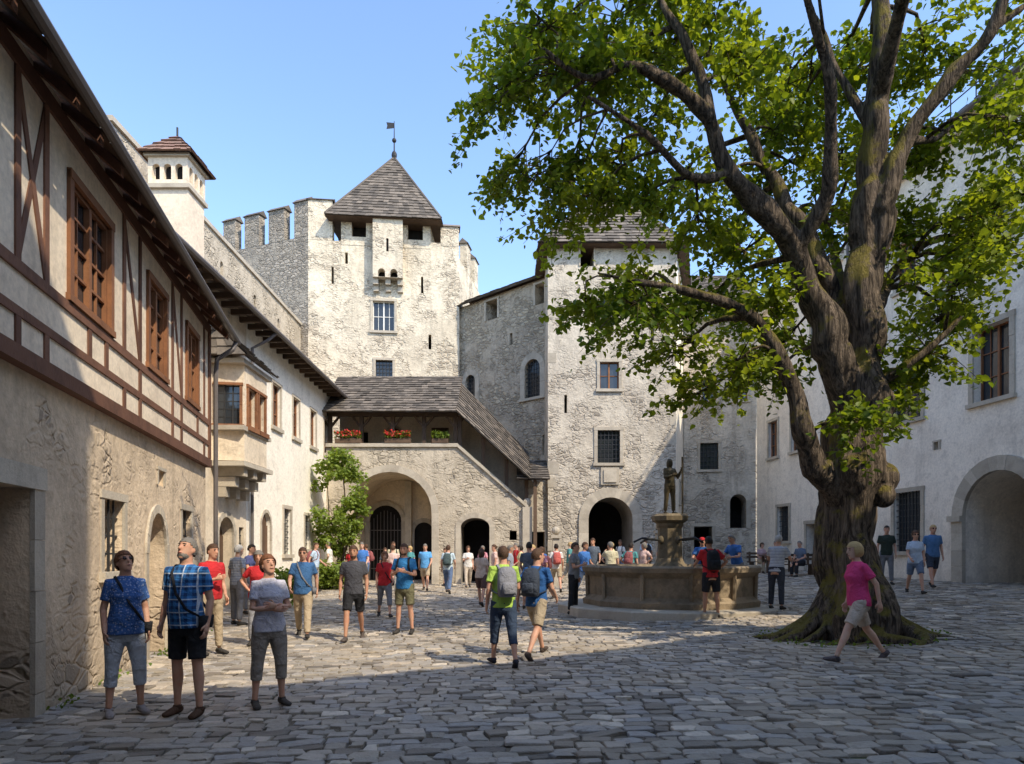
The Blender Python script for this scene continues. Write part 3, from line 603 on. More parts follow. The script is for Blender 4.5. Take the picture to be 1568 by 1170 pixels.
# building closing the courtyard behind the camera, with a taller block added to shade the left wall
B=Bd('gatehouse_wing'); F=Fr((16.2,6.4),(-3.2,-5.2)); ut=(16.2-4.25)/.858
B.panel('rwhite',F,-.3,11.6,[op(3+i*3.6,4.1+i*3.6,z,z+1.5,'win',trim=.15) for i in range(3) for z in (2,5.3,8.6)],0,ut)
B.panel('tower',F,-.3,15.9,[op(ut+1.5,ut+2.6,z,z+1.5,'win',trim=.15) for z in (6,10.5)],ut,F.L)
Ft=Fr(F.W(ut,0,-4)[:2],F.W(ut,0,0)[:2]); B.panel('tower',Ft,11,15.9)
B.shingles(F.W(-.5,11.6,.4),F.W(ut,11.6,.4),F.W(ut,14.2,-5),F.W(-.5,14.2,-5)); B.shingles(F.W(ut,15.9,.3),F.W(F.L+.3,15.9,.3),F.W(F.L+.3,17,-3),F.W(ut,17,-3))
B.finish()
# ------------------------------------------------------------------ fountain
fx,fy=4.02,17.4; gz=g(fx,fy)-.05
B=Bd('stone_fountain')
def lathe(M,prof,n,cx=fx,cy=fy,z=gz,rot=0,t=None):
    for i in range(n):
        a0,a1=2*math.pi*i/n+rot,2*math.pi*(i+1)/n+rot; tt=random.random() if t is None else t
        for (r0,z0),(r1,z1) in zip(prof,prof[1:]):
            M.face([(cx+r0*math.cos(a0),cy+r0*math.sin(a0),z+z0),(cx+r0*math.cos(a1),cy+r0*math.sin(a1),z+z0),(cx+r1*math.cos(a1),cy+r1*math.sin(a1),z+z1),(cx+r1*math.cos(a0),cy+r1*math.sin(a0),z+z1)],tt)
lathe(B.P('steps','trim'),[(2.85,-.2),(2.85,.12),(2.82,.15),(2.0,.15)],12)
lathe(B.P('basin','basin'),[(2.2,.15),(2.22,.28),(2.12,.34),(2.05,.4),(2.06,.85),(2.14,.92),(2.22,.98),(2.24,1.08),(2.2,1.12),(1.95,1.12),(1.93,1.05),(1.93,.3)],12)
for i in range(12):
    a=2*math.pi*i/12; ca,sa=math.cos(a),math.sin(a); tube(B.P('basin_ribs','basin'),[(fx+2.09*ca,fy+2.09*sa,gz+.3),(fx+2.11*ca,fy+2.11*sa,gz+.95)],.05,6,random.random())
B.P('water','water').face([(fx+1.94*math.cos(a),fy+1.94*math.sin(a),gz+.93) for a in [2*math.pi*i/24 for i in range(24)]])
lathe(B.P('column','pillar'),[(.0,.3),(.5,.3),(.5,1.05),(.42,1.12),(.36,1.2),(.32,1.3),(.3,2.05),(.34,2.12),(.34,2.18),(.45,2.25),(.47,2.36),(.4,2.42),(.0,2.42)],8,rot=.39)
for i in range(4):
    a=math.pi/2*i+.5; d=Vector((math.cos(a),math.sin(a),0)); c=Vector((fx,fy,gz))
    tube(B.P('spouts','iron'),[c+d*.25+Vector((0,0,1.75)),c+d*.9+Vector((0,0,1.8)),c+d*1.15+Vector((0,0,1.7))],.028,6)
    ball(B.P('mascarons','pillar'),c+d*.28+Vector((0,0,1.76)),(.09,.09,.11))
fnt=B.finish(smoothparts=('spouts','mascarons'))
for (px_,py_) in ((1.75,27.2),(6.0,27.8)):
    B=Bd('stone_bollard_pillar'); z=g(px_,py_)
    sq(B,'base','trim',px_,py_,.2,.2,z-.1,z+.25); sq(B,'shaft','trim',px_,py_,.13,.13,z+.25,z+1.9); sq(B,'cap','trim',px_,py_,.2,.2,z+1.9,z+2.02); ball(B.P('finial','trim'),(px_,py_,z+2.2),.17); B.finish()
for (bx,by) in ((11.0,29.3),(10.9,26.2)):
    B=Bd('wooden_bench'); z=g(bx,by); Fq=Fr((bx-.8,by),(bx+.8,by))
    for w_ in (-.36,-.22,-.08): B.box('seat','dwood',Fq,0,1.6,z+.42,z+.46,w_,w_+.12)
    for v_ in (.6,.75): B.box('backrest','dwood',Fq,0,1.6,z+v_,z+v_+.1,-.4,-.37)
    for u in (.1,1.4): B.box('legs','dwood',Fq,u,u+.08,z,z+.42,-.34,.02); B.box('legs','dwood',Fq,u,u+.08,z+.42,z+.88,-.44,-.4)
    B.finish()
B=Bd('wooden_table'); z=g(11,28.3); Fq=Fr((10.4,28.5),(11.8,28.5)); B.box('top','dwood',Fq,0,1.4,z+.71,z+.75,-.3,.4)
for u in (.1,1.2): 
    for w_ in (-.2,.3): B.box('legs','dwood',Fq,u,u+.07,z,z+.71,w_,w_+.07)
B.finish()
# ------------------------------------------------------------------ leaves
def leafmesh(name,C,size,mat,tint,up=.5):
    n=len(C); C=np.asarray(C)
    nrm=rng.normal(size=(n,3)); nrm[:,2]=np.abs(nrm[:,2])+up; nrm/=np.linalg.norm(nrm,axis=1)[:,None]
    a=rng.normal(size=(n,3)); a[:,2]-=.6; a-=nrm*(a*nrm).sum(1)[:,None]; a/=np.linalg.norm(a,axis=1)[:,None]; b=np.cross(nrm,a)
    s=size*rng.uniform(.6,1.35,size=(n,1))
    V=np.empty((n,6,3)); V[:,0]=C; V[:,1]=C+a*s*.22+b*s*.42+nrm*s*.12; V[:,2]=C+a*s*.6+b*s*.36+nrm*s*.06; V[:,3]=C+a*s*1.05-nrm*s*.12; V[:,4]=C+a*s*.6-b*s*.36+nrm*s*.06; V[:,5]=C+a*s*.22-b*s*.42+nrm*s*.12
    me=bpy.data.meshes.new(name); me.vertices.add(n*6); me.vertices.foreach_set('co',V.reshape(-1))
    idx=(np.arange(n)[:,None]*6+np.array([0,1,2,3,0,3,4,5])[None]).reshape(-1)
    me.loops.add(n*8); me.loops.foreach_set('vertex_index',idx.astype(np.int32)); me.polygons.add(n*2)
    me.polygons.foreach_set('loop_start',(np.arange(n*2)*4).astype(np.int32))
    me.update(calc_edges=True); me.materials.append(mat)
    at=me.attributes.new('tint','FLOAT','FACE'); at.data.foreach_set('value',np.repeat(np.clip(tint,0,1),2).astype(np.float32))
    o=bpy.data.objects.new(name,me); scene.collection.objects.link(o); return o
# ------------------------------------------------------------------ the big tree
TX=lambda e:5.7+(e-1300)/91.0; TZ=lambda e:1.65+(847-e)/91.0
TY=11.5
trunk=[(5.7,TY,.1,.62),(5.7,TY,.5,.55),(5.68,TY,1.1,.49),(5.7,TY,1.95,.46),(5.74,TY,2.9,.48),(5.8,TY,3.5,.43),(5.88,TY,4.3,.37),(5.92,TY,5.0,.33),(5.93,TY,5.9,.28),(5.96,TY,6.7,.24),(6.03,TY,7.7,.21),(6.12,TY,9,.18),(6.2,TY,10.3,.15),(6.3,TY,12,.11),(6.4,TY,14,.04)]
def LB(l): return [(TX(a),TY+c,TZ(b_),r) for a,b_,c,r in l]
limbs=[LB([(1300,640,0,.27),(1262,540,-.2,.26),(1225,450,-.3,.22),(1190,385,-.4,.19),(1140,335,-.6,.165),(1090,305,-.8,.14),(1060,240,-1,.12),(1000,205,-1.2,.095),(940,190,-1.4,.07),(880,215,-1.5,.05),(820,180,-1.6,.03)]),
 LB([(1280,760,0,.22),(1240,715,-.25,.19),(1207,650,-.4,.155),(1185,590,-.5,.13),(1150,530,-.6,.11),(1110,495,-.7,.09),(1040,480,-.9,.065),(960,470,-1,.04),(900,455,-1,.02)]),
 LB([(1295,520,.1,.19),(1283,430,.3,.17),(1260,350,.5,.15),(1225,270,.8,.125),(1195,180,1,.1),(1150,80,1.2,.07),(1100,-40,1.3,.04)]),
 LB([(1330,450,0,.17),(1348,330,-.2,.16),(1372,230,-.3,.145),(1420,160,-.5,.125),(1465,100,-.8,.11),(1500,10,-1,.09),(1540,-120,-1.2,.05)]),
 LB([(1060,240,-1,.1),(1045,150,-.8,.08),(1000,60,-.7,.055),(960,-30,-.6,.03)]),
 LB([(1340,470,0,.13),(1395,400,.7,.1),(1460,340,1.0,.07),(1540,300,1.4,.045),(1620,280,1.6,.025)]),
 LB([(1335,590,0,.11),(1380,560,-.3,.065),(1440,500,-.5,.035)]),
 LB([(1200,400,-.4,.14),(1230,330,-.9,.11),(1210,230,-1.4,.08),(1160,130,-1.8,.055),(1120,20,-2,.03)]),
 LB([(1090,305,-.8,.09),(1030,330,-1.2,.065),(960,290,-1.5,.045),(880,250,-1.7,.025)]),
 LB([(1330,520,.1,.16),(1350,420,1.2,.13),(1380,300,2.4,.1),(1400,180,3.4,.06)]),
 LB([(1335,200,0,.11),(1300,100,.3,.07),(1270,-20,.6,.04)]),
 LB([(1465,100,-.8,.075),(1520,60,-.7,.05),(1580,30,-.6,.03)]),
 LB([(1372,230,-.3,.08),(1440,200,.2,.055),(1510,150,.5,.035),(1570,130,.6,.02)]),
 [(6.15,TY,9.2,.14),(5.9,TY-1.3,10.2,.11),(5.5,TY-2.8,10.9,.08),(5.0,TY-4.4,11.4,.04)]]
TM=MB()
def gnarl(M,pts,n=16,amp=.1):
    P=[Vector(p[:3]) for p in pts]; Rr=[p[3] for p in pts]; Q=[];RR=[]
    for i in range(len(P)-1):
        p0=P[max(i-1,0)];p1=P[i];p2=P[i+1];p3=P[min(i+2,len(P)-1)]
        k=max(3,int((p2-p1).length/.09))
        for j in range(k):
            t=j/k; q=.5*((2*p1)+(p2-p0)*t+(2*p0-5*p1+4*p2-p3)*t*t+(3*p1-p0-3*p2+p3)*t**3); r=Rr[i]*(1-t)+Rr[i+1]*t
            wob=Vector((mnoise.noise(q*1.3),mnoise.noise(q*1.3+Vector((9,0,0))),mnoise.noise(q*1.3+Vector((0,9,0)))))*r*.8*(0 if i==0 else 1)
            Q.append(q+wob); RR.append(r*(1+.18*mnoise.noise(q*2.2)))
    Q.append(P[-1]); RR.append(Rr[-1])
    b0=len(M.v); tube(M,Q,RR,n)
    for idx in range(b0,len(M.v)):
        ring=(idx-b0)//n; c=Q[ring]; v=Vector(M.v[idx]); d=v-c
        s=1+amp*(mnoise.noise(Vector((v.x*2.2,v.y*2.2,v.z*.45)))*1.6+.6*mnoise.noise(Vector((v.x*6,v.y*6,v.z*.9))))
        M.v[idx]=tuple(c+d*s)
gnarl(TM,trunk,36,.3)
for l in limbs: gnarl(TM,l,14,.2)
for i in range(15):   # roots
    a=2*math.pi*i/15+random.uniform(-.15,.15); L=random.uniform(.85,1.5); r=random.uniform(.09,.16)
    pts=[]
    for k,(d,zz,rr) in enumerate(((.3,.9,.6),(.42,.5,1.0),(.68,.22,1.0),(1.0,.06,.85),(1.3,-.0,.6),(1.7,-.08,.3))):
        d=d*L/1.5+.1; aa=a+.15*mnoise.noise(Vector((i*3.1,k*.7,0)))*k; x=5.7+d*math.cos(aa); yy=TY+d*math.sin(aa)*.85
        pts.append((x,yy,g(x,yy)+zz,r*rr))
    gnarl(TM,pts,10,.2)
for (x,z,r) in ((5.25,3.05,.15),(6.2,2.9,.24),(6.15,2.6,.19),(5.55,3.55,.15),(6.15,3.9,.14),(5.5,2.2,.12),(6.05,5.0,.12),(5.7,4.6,.15),(6.1,6.8,.1)): ball(TM,(x,TY-.25*random.random(),z),(r,r*.9,r*1.1))
# ------------------------------------------------------------------ people (built in batch)
PEOPLE=[]; TMP=[]
def addtmp(M,vox):
    o=M.obj('tmp',[],tint=False); md=o.modifiers.new('r','REMESH'); md.mode='VOXEL'; md.voxel_size=vox; md.use_smooth_shade=True; TMP.append(o); return o
treeTmp=addtmp(TM,.03)
ARM={'down':((.222,.03,1.15),(.235,-.05,.915)),'fwd':((.225,-.05,1.165),(.21,-.22,1.02)),'back':((.23,.13,1.18),(.245,.15,.93)),'cross':((.235,-.06,1.14),(-.07,-.235,1.18)),'cross2':((.235,-.05,1.12),(-.04,-.20,1.13)),
 'hip':((.34,.06,1.2),(.19,-.05,1.04)),'hold':((.23,-.06,1.14),(.06,-.29,1.22)),'phone':((.22,-.2,1.27),(.06,-.36,1.47)),'rim':((.25,-.14,1.18),(.2,-.42,1.12)),'lap':((.23,-.05,1.17),(.1,-.3,1.02)),'strap':((.25,-.05,1.16),(.12,-.14,1.32)),'staff':((.26,-.03,1.2),(.27,-.18,1.34))}
def hand(M,w,d,s,sc=1):
    d=d.normalized(); h=Vector((0,-1,0)) if abs(d.z)>.6 else Vector((0,0,1)); wv=(h-d*h.dot(d)).normalized()
    pn=d.cross(wv); 
    if pn.dot(Vector((-s,0,0)) if abs(d.z)>.6 else Vector((-s*.3,0,-1)))<0: pn=-pn
    tube(M,[w-d*.02,w+d*.02,w+d*.06,w+d*.09],[(.026,.02),(.034,.018),(.04,.016),(.036,.012)],8,side=wv)
    for off,L in ((.028,.07),(.010,.08),(-.009,.075),(-.027,.058)):
        b0=w+d*.08+wv*off; d1=(d+pn*.25).normalized(); d2=(d+pn*.9).normalized(); d3=(d*.6+pn).normalized()
        tube(M,[b0,b0+d1*L*.45,b0+d1*L*.45+d2*L*.32,b0+d1*L*.45+d2*L*.32+d3*L*.24],[.0095,.009,.008,.006],6)
    b0=w+d*.025+wv*.03; d1=(d*.65+wv*.7+pn*.25).normalized(); d2=(d+pn*.35+wv*.1).normalized()
    tube(M,[w+d*.01+wv*.012,b0,b0+d1*.035,b0+d1*.035+d2*.03],[.013,.012,.0105,.008],6)
def person(name,x,y,h=1.75,yaw=0,shirt=(.1,.2,.4),pants=(.05,.05,.05),leg='shorts',pose='stand',arms=('down','down'),hair='brown',style='short',fem=False,sleeve='short',pack=None,up=0,turn=0,shoe=(.05,.045,.04),lean=3,fat=0,kind='plain',skin=0,hi=False,z=None,allmat=None,strap=None,beard=False,hat=None,glasses=False):
    POS={'stand':((3,4),(-2,3),.035),'walk':((24,6),(-17,16),.0),'walk2':((-15,18),(22,5),.0),'stride':((33,10),(-24,14),0),'shift':((6,12),(-2,0),.05),'sit':((84,82),(80,85),.03),'away':((18,8),(-12,14),0)}[pose]
    mb=.0 if not fem else .012
    ax=1.0 if not fem else .88
    leginfo=[]; lowest=9
    for i,sg in enumerate((1,-1)):
        th,kb=map(R,POS[i]); sp_=POS[2]
        hp=Vector((sg*.09,0,0)); kn=hp+Vector((sg*(.01+sp_*.5),-.43*math.sin(th),-.43*math.cos(th))); an=kn+Vector((sg*sp_*.5,-.41*math.sin(th-kb),-.41*math.cos(th-kb)))
        leginfo.append([hp,kn,an,th-kb]); lowest=min(lowest,an.z)
    hz=.085-lowest if pose!='sit' else .52; dz=hz-.92
    lr=R(lean)
    def Uf(p): 
        q=p[2]-.92; return Vector((p[0],p[1]-q*math.sin(lr),.92+q*math.cos(lr)+dz))
    hu,ht=R(up),R(turn); cu_,su_=math.cos(hu),math.sin(hu); ct,st=math.cos(ht),math.sin(ht)
    def Hf(p):
        X_,Y_,Z_=p[0],p[1]-.012,p[2]+.105
        Y2=Y_*cu_+Z_*su_; Z2=Z_*cu_-Y_*su_; X2=X_*ct-Y2*st; Y3=X_*st+Y2*ct
        return Uf((X2,Y3+.0,Z2+1.52))
    body=MB()
    f=fat
    tr=[(.80,.13,.10,.0),(.88,.155+mb,.115,.0),(.96,.158+mb*1.5,.12+f*.5,-.005-f*.3),(1.06,.145-mb,.112+f,-.01-f*.6),(1.16,.142-mb*1.6,.11+f*.8,-.01-f*.4),(1.27,.158*ax+.01,.118+mb*.8,-.008-mb),(1.36,.168*ax,.112,0),(1.42,.15*ax,.092,.01),(1.455,.10*ax,.072,.012),(1.485,.06,.058,.01),(1.54,.052,.055,-.005)]
    loft(body,[(0,c,z_,a,b_) for z_,a,b_,c in tr],18,Uf)
    tube(body,[Uf((0,.01,1.46)),Hf((0,.01,-.05))],[.056*ax+.004,.053*ax+.003],12)
    hr=[(-.118,.022,.024,-.052),(-.1,.042,.045,-.04),(-.07,.055,.068,-.02),(-.03,.065,.086,-.004),(.02,.072,.096,.002),(.06,.071,.093,.006),(.09,.058,.076,.008),(.108,.038,.05,.01),(.118,.015,.02,.01)]
    loft(body,[(0,c,z_,a,b_) for z_,a,b_,c in hr],16,Hf)
    tube(body,[Hf((0,-.085,.022)),Hf((0,-.106,-.012)),Hf((0,-.110,-.026)),Hf((0,-.088,-.034))],[.008,.012,.015,.008],8)
    for sg in (1,-1): ball(body,(sg*.074,.008,-.008),(.011,.02,.033),Hf,8,6)
    tube(body,[Hf((-.02,-.088,-.063)),Hf((0,-.094,-.063)),Hf((.02,-.088,-.063))],[.006,.011,.006],6)
    hands=MB(); S=MB(); PT=MB(); SH=MB()
    for i,sg in enumerate((1,-1)):
        hp,kn,an,sa=leginfo[i]; o=Vector((0,0,hz)); hp,kn,an=hp+o,kn+o,an+o
        cm=kn.lerp(an,.3)+Vector((0,.012,0))
        tube(body,[hp+Vector((0,0,.03)),hp.lerp(kn,.35),hp.lerp(kn,.75),kn,cm,an.lerp(kn,.25),an],[.088,.083+mb*.4,.062,.050,.053,.035,.033],14)
        if leg in('long','capri','shorts'):
            cut={'long':.93,'capri':.45,'shorts':-.12}[leg]
            pts=[hp+Vector((0,0,.04)),hp.lerp(kn,.4)]; rr=[.098,.094+mb*.4]
            if cut<0: pts+=[hp.lerp(kn,.72),hp.lerp(kn,.86)]; rr+=[.085,.084]
            else: pts+=[kn.lerp(hp,.1),kn.lerp(an,cut*.5),kn.lerp(an,cut)]; rr+=[.071,.066,.057 if leg=='long' else .063]
            tube(PT,pts,rr,16)
        lift_=max(0,-sa) if pose in('walk','walk2','stride','away') else 0
        tilt=lift_*1.1 - max(0,sa)*.5 ; fd=Vector((sg*.12,-math.cos(tilt),-math.sin(tilt))).normalized(); upv=Vector((0,-math.sin(tilt),math.cos(tilt)))
        hb=an-fd*.055-upv*.048; ft=MB()
        tube(ft,[hb,hb+fd*.03+upv*.008,hb+fd*.1+upv*.004,hb+fd*.17-upv*.006,hb+fd*.225-upv*.012,hb+fd*.25-upv*.018],[(.026,.03),(.036,.042),(.038,.040),(.045,.032),(.04,.024),(.02,.014)],12,side=(1,0,0))
        tube(ft,[an+Vector((0,0,.0)),an-upv*.03],[.042,.048],12)
        SH.add(ft.v,ft.f,m=0)
        e,w=ARM[arms[i]]; shd=Uf((sg*.165*ax,.012,1.405)); e=Uf((sg*e[0]*(ax if e[0]>.2 else 1),e[1],e[2])); w=Uf((sg*w[0]*(ax if w[0]>.2 else 1),w[1],w[2]))
        e=shd+(e-shd).normalized()*.285; w=e+(w-e).normalized()*.245
        tube(body,[Uf((sg*.11*ax,.012,1.40)),shd,shd.lerp(e,.5),e,e.lerp(w,.3),e.lerp(w,.75),w,w+(w-e).normalized()*.02],[.06,.052 if not fem else .046,.043 if not fem else .038,.036,.038 if not fem else .033,.028,.024,.022],12)
        hand(hands,w,(w-e),sg)
        if sleeve!='none':
            pts=[Uf((sg*.10*ax,.012,1.392)),shd+Vector((0,0,.001)),shd.lerp(e,.35),shd.lerp(e,.66)]; rr=[.07,.066*ax+.002,.06,.061]
            if sleeve=='long': pts+=[e,e.lerp(w,.5),e.lerp(w,.95)]; rr[-1]=.056; rr+=[.052,.046,.04]
            tube(S,pts,rr,14)
    hem=.86 if pose!='sit' else .9
    sr=[(hem,.178+mb,.135+f*.6,-.005-f*.3),(.96,.176+mb,.137+f*.8,-.006-f*.4),(1.06,.165,.132+f,-.01-f*.6),(1.16,.160-mb,.128+f*.8,-.01-f*.4),(1.27,.172*ax+.008,.134+mb,-.009-mb),(1.36,.178*ax,.124,0),(1.42,.158*ax,.104,.01),(1.452,.108*ax,.082,.012),(1.478,.072,.066,.01)]
    loft(S,[(0,c,z_,a,b_) for z_,a,b_,c in sr],20,Uf)
    loft(PT,[(0,0,.78+dz,.12,.10),(0,0,.84+dz,.165+mb,.122),(0,0,.92+dz,.168+mb,.13),(0,-.004,1.0+dz,.155,.122)],18)
    for MM,am in ((S,.014),(PT,.012)):
        for q in range(len(MM.v)):
            v=Vector(MM.v[q]); nn=mnoise.noise(Vector((v.x*9+x,v.y*9,v.z*14+y))); MM.v[q]=(v.x*(1+am*nn*4),v.y*(1+am*nn*4),v.z+am*.6*nn)
    rec=dict(name=name,loc=(x,y,(g(x,y)+.008) if z is None else z),yaw=yaw,scale=h/1.75,rem=[],raw=[],allmat=allmat)
    v1,v2=(.0105,.013) if hi else (.02,.022)
    sk=SKIN[skin]
    rec['rem'].append((addtmp(body,v1),sk)); rec['rem'].append((addtmp(S,v2),cloth(shirt,kind))); rec['rem'].append((addtmp(PT,v2),cloth(pants)))
    rec['raw'].append((hands,sk)); rec['raw'].append((SH,cloth(shoe)))
    E=MB(); 
    for sg in (1,-1):
        ball(E,(sg*.029,-.082,.012),(.011,.008,.007),Hf,8,6)
        tube(E,[Hf((sg*.014,-.092,.030)),Hf((sg*.045,-.082,.032))],.004,5)
    rec['raw'].append((E,EYE)); Lp=MB(); tube(Lp,[Hf((-.022,-.091,-.063)),Hf((0,-.1,-.064)),Hf((.022,-.091,-.063))],[.003,.0065,.003],6); rec['raw'].append((Lp,LIP))
    if glasses:
        G=MB()
        for sg in (1,-1): ball(G,(sg*.031,-.094,.012),(.022,.005,.015),Hf,10,6)
        tube(G,[Hf((-.074,-.0,.016)),Hf((-.055,-.085,.016)),Hf((.055,-.085,.016)),Hf((.074,0,.016))],.003,5); rec['raw'].append((G,EYE))
    if beard:
        Bm=MB(); ball(Bm,(0,-.03,-.078),(.055,.062,.046),Hf,14,8,cond=lambda a,b_,c:c<-.06 or abs(a)>.047,jit=.02); rec['raw'].append((Bm,HAIR[hair]))
    Hm=MB()
    if style!='bald':
        if style=='short': cond=lambda a,b_,c: c>.052 or (b_>-.035 and c>.02) or (b_>.015 and c>-.05); rr=(.081,.107,.114); cc=(0,.008,.014)
        elif style=='bob': cond=lambda a,b_,c: c>.055 or (b_>-.045 and c>-.085 and (abs(a)>.06 or b_>.0)); rr=(.094,.116,.125); cc=(0,.014,.01)
        else: cond=lambda a,b_,c: c>.055 or (b_>-.03 and (abs(a)>.055 or b_>.0)); rr=(.09,.112,.17); cc=(0,.02,-.04)
        if fem and style=='short': rr=(.09,.116,.124); cc=(0,.01,.016); cond=lambda a,b_,c: c>.05 or (b_>-.05 and c>.0) or (b_>.0 and c>-.07)
        ball(Hm,cc,rr,Hf,22,18,cond=cond,jit=.045)
        if style=='tail': tube(Hm,[Hf((0,.11,.03)),Hf((0,.15,0)),Hf((0,.14,-.1)),Hf((0,.12,-.17))],[.02,.03,.028,.008],8)
        rec['raw'].append((Hm,HAIR[hair]))
    if hat:
        Ht=MB(); ball(Ht,(0,.0,.05),(.088,.112,.085),Hf,16,10,cond=lambda a,b_,c:c>.045); tube(Ht,[Hf((0,-.06,.055)),Hf((0,-.17,.045))],[(.07,.008),(.055,.006)],10,side=(1,0,0)); rec['raw'].append((Ht,cloth(hat)))
    if pack:
        K=MB(); loft(K,[(0,.19,1.02,.11,.06),(0,.2,1.04,.135,.085),(0,.205,1.2,.14,.095),(0,.195,1.36,.13,.08),(0,.18,1.43,.1,.055),(0,.17,1.45,.05,.03)],16,Uf,pw=3.2)
        loft(K,[(0,.285,1.06,.08,.03),(0,.295,1.08,.095,.04),(0,.295,1.2,.095,.04),(0,.285,1.23,.08,.03)],12,Uf,pw=3.2)
        for sg in (1,-1): tube(K,[Uf((sg*.08,.13,1.40)),Uf((sg*.1,.05,1.475)),Uf((sg*.105,-.07,1.44)),Uf((sg*.12,-.135,1.3)),Uf((sg*.145,-.11,1.17)),Uf((sg*.17,.02,1.1)),Uf((sg*.12,.14,1.06))],[(.02,.008)]*7,8,side=(1,0,0))
        rec['raw'].append((K,cloth(pack)))
    if strap:
        K=MB(); f2=f
        tube(K,[Uf((-.10,.0,1.475)),Uf((-.08,-.11,1.40)),Uf((0,-.15-f2,1.2)),Uf((.1,-.15-f2,1.05)),Uf((.185,-.04,.95)),Uf((.17,.1,1.0)),Uf((0,.15,1.2)),Uf((-.08,.1,1.42)),Uf((-.10,.0,1.475))],[(.014,.005)]*9,8,side=(1,0,0)); rec['raw'].append((K,cloth(strap)))
        K=MB(); loft(K,[(.2,-.02,.86+dz,.04,.09),(.21,-.02,.98+dz,.045,.1)],12,pw=3); rec['raw'].append((K,cloth(strap)))
    PEOPLE.append(rec)
W_=(.7,.67,.62);RED=(.5,.03,.035);BLU=(.06,.17,.45);NVY=(.025,.04,.1);KH=(.42,.33,.22);BLK=(.025,.025,.028);GRY=(.19,.19,.2);JN=(.11,.16,.27);OLV=(.15,.14,.08)
P=person
P('standing_woman',-3.92,6.92,1.66,42,(.05,.12,.32),(.46,.49,.54),'capri','shift',('down','down'),'auburn','short',True,kind='print',up=22,turn=10,hi=True,glasses=True,strap=BLK,shoe=(.3,.26,.24),lean=1,fat=.02)
P('standing_man',-3.28,6.9,1.8,-6,(.05,.2,.48),BLK,'shorts','stand',('down','down'),'grey','short',False,kind='plaid',up=20,turn=-6,hi=True,strap=BLK,beard=True,shoe=(.09,.05,.03),fat=.03)
P('standing_woman',-2.6,7.3,1.62,38,(.55,.53,.58),(.29,.25,.21),'capri','shift',('cross','cross2'),'auburn','short',True,kind='paleprint',up=18,turn=5,hi=True,shoe=(.07,.06,.05),lean=0)
P('standing_man',-4.85,11.0,1.78,60,RED,KH,'long','stand',('down','hold'),'brown')
P('standing_man',-6.0,14.9,1.75,150,(.45,.47,.5),GRY,'long','stand',('down','down'),'white',kind='stripe',skin=1)
P('standing_woman',-4.45,12.0,1.66,15,RED,(.3,.3,.32),'long','stand',('down','hip'),'grey','bob',True)
P('standing_man',-6.6,17.2,1.75,80,(.08,.09,.2),GRY,'long','stand',('down','hold'),'dark')
P('walking_man',-3.98,13.0,1.77,12,(.05,.13,.28),KH,'long','walk',('back','fwd'),'brown',glasses=True,fat=.02,strap=GRY)
P('walking_man',-2.92,12.6,1.8,4,(.07,.07,.08),BLK,'shorts','walk2',('down','down'),'brown',skin=2,shoe=(.1,.08,.07),beard=True)
P('walking_woman',-3.08,16.5,1.63,18,RED,GRY,'capri','walk',('fwd','down'),'auburn','bob',True,strap=BLK)
P('standing_man',-2.12,13.5,1.78,-8,(.04,.19,.42),OLV,'shorts','shift',('hold','hold'),'brown',pack=BLK,beard=True)
P('walking_man',-3.2,25.2,1.78,0,(.12,.35,.65),KH,'shorts','walk',('fwd','back'),'grey')
P('walking_man',-2.25,24.0,1.75,175,(.5,.6,.65),JN,'long','walk',('down','fwd'),'brown',pack=(.07,.1,.1))
P('walking_woman',-1.73,26.8,1.68,10,W_,(.5,.42,.33),'long','walk2',('down','hold'),'brown','bob',True)
P('walking_woman',-.87,19.3,1.68,170,(.6,.46,.36),(.12,.07,.06),'shorts','walk',('fwd','down'),'brown','tail',True)
P('walking_man',-.12,9.9,1.76,196,(.38,.55,.1),(.04,.06,.1),'capri','away',('down','fwd'),'brown',pack=(.24,.24,.26),shoe=(.04,.04,.05),hi=True)
P('walking_man',.38,10.7,1.8,150,(.03,.1,.27),(.36,.29,.2),'shorts','stride',('back','fwd'),'brown',pack=(.05,.06,.08),shoe=(.08,.06,.05),hi=True,turn=-30)
P('walking_man',1.56,24,1.75,185,W_,KH,'shorts','walk',('down','down'),'dark',pack=(.5,.12,.1))
P('standing_man',1.5,16.7,1.76,70,(.22,.22,.22),BLK,'long','stand',('down','hold'),'brown')
P('leaning_man',4.3,14.75,1.78,185,RED,BLK,'shorts','stand',('rim','hip'),'dark',pack=BLK,lean=10,skin=2)
P('leaning_man',6.1,15.75,1.74,140,(.55,.57,.6),(.05,.055,.07),'long','stand',('rim','rim'),'white',kind='stripe',lean=12)
P('leaning_man',6.15,18.6,1.78,-60,BLU,GRY,'long','stand',('rim','rim'),'grey',lean=18)
P('leaning_man',5.4,19.3,1.75,-20,BLU,GRY,'long','stand',('rim','rim'),'brown',lean=20,hat=RED)
P('walking_woman',4.68,9.2,1.7,-84,(.62,.06,.18),(.52,.43,.34),'shorts','stride',('back','down'),'blonde','bob',True,shoe=(.12,.1,.1),hi=True,lean=5,skin=1)
P('standing_man',11.3,20.6,1.78,-20,(.03,.04,.03),GRY,'long','stand',('down','down'),'dark')
P('walking_woman',10.45,17.7,1.68,-15,(.5,.58,.68),(.16,.21,.3),'shorts','walk',('down','fwd'),'brown','short',True,glasses=True)
P('walking_man',11.7,19.0,1.8,-10,(.08,.17,.32),(.05,.06,.08),'shorts','walk2',('down','down'),'blonde',glasses=True)
P('seated_man',11.2,29.05,1.75,-10,(.5,.5,.5),JN,'long','sit',('lap','lap'),'grey',z=g(11,29)-.0,lean=6)
P('seated_woman',10.6,29.05,1.65,10,(.45,.3,.3),KH,'long','sit',('lap','lap'),'brown','bob',True,z=g(11,29),lean=6)
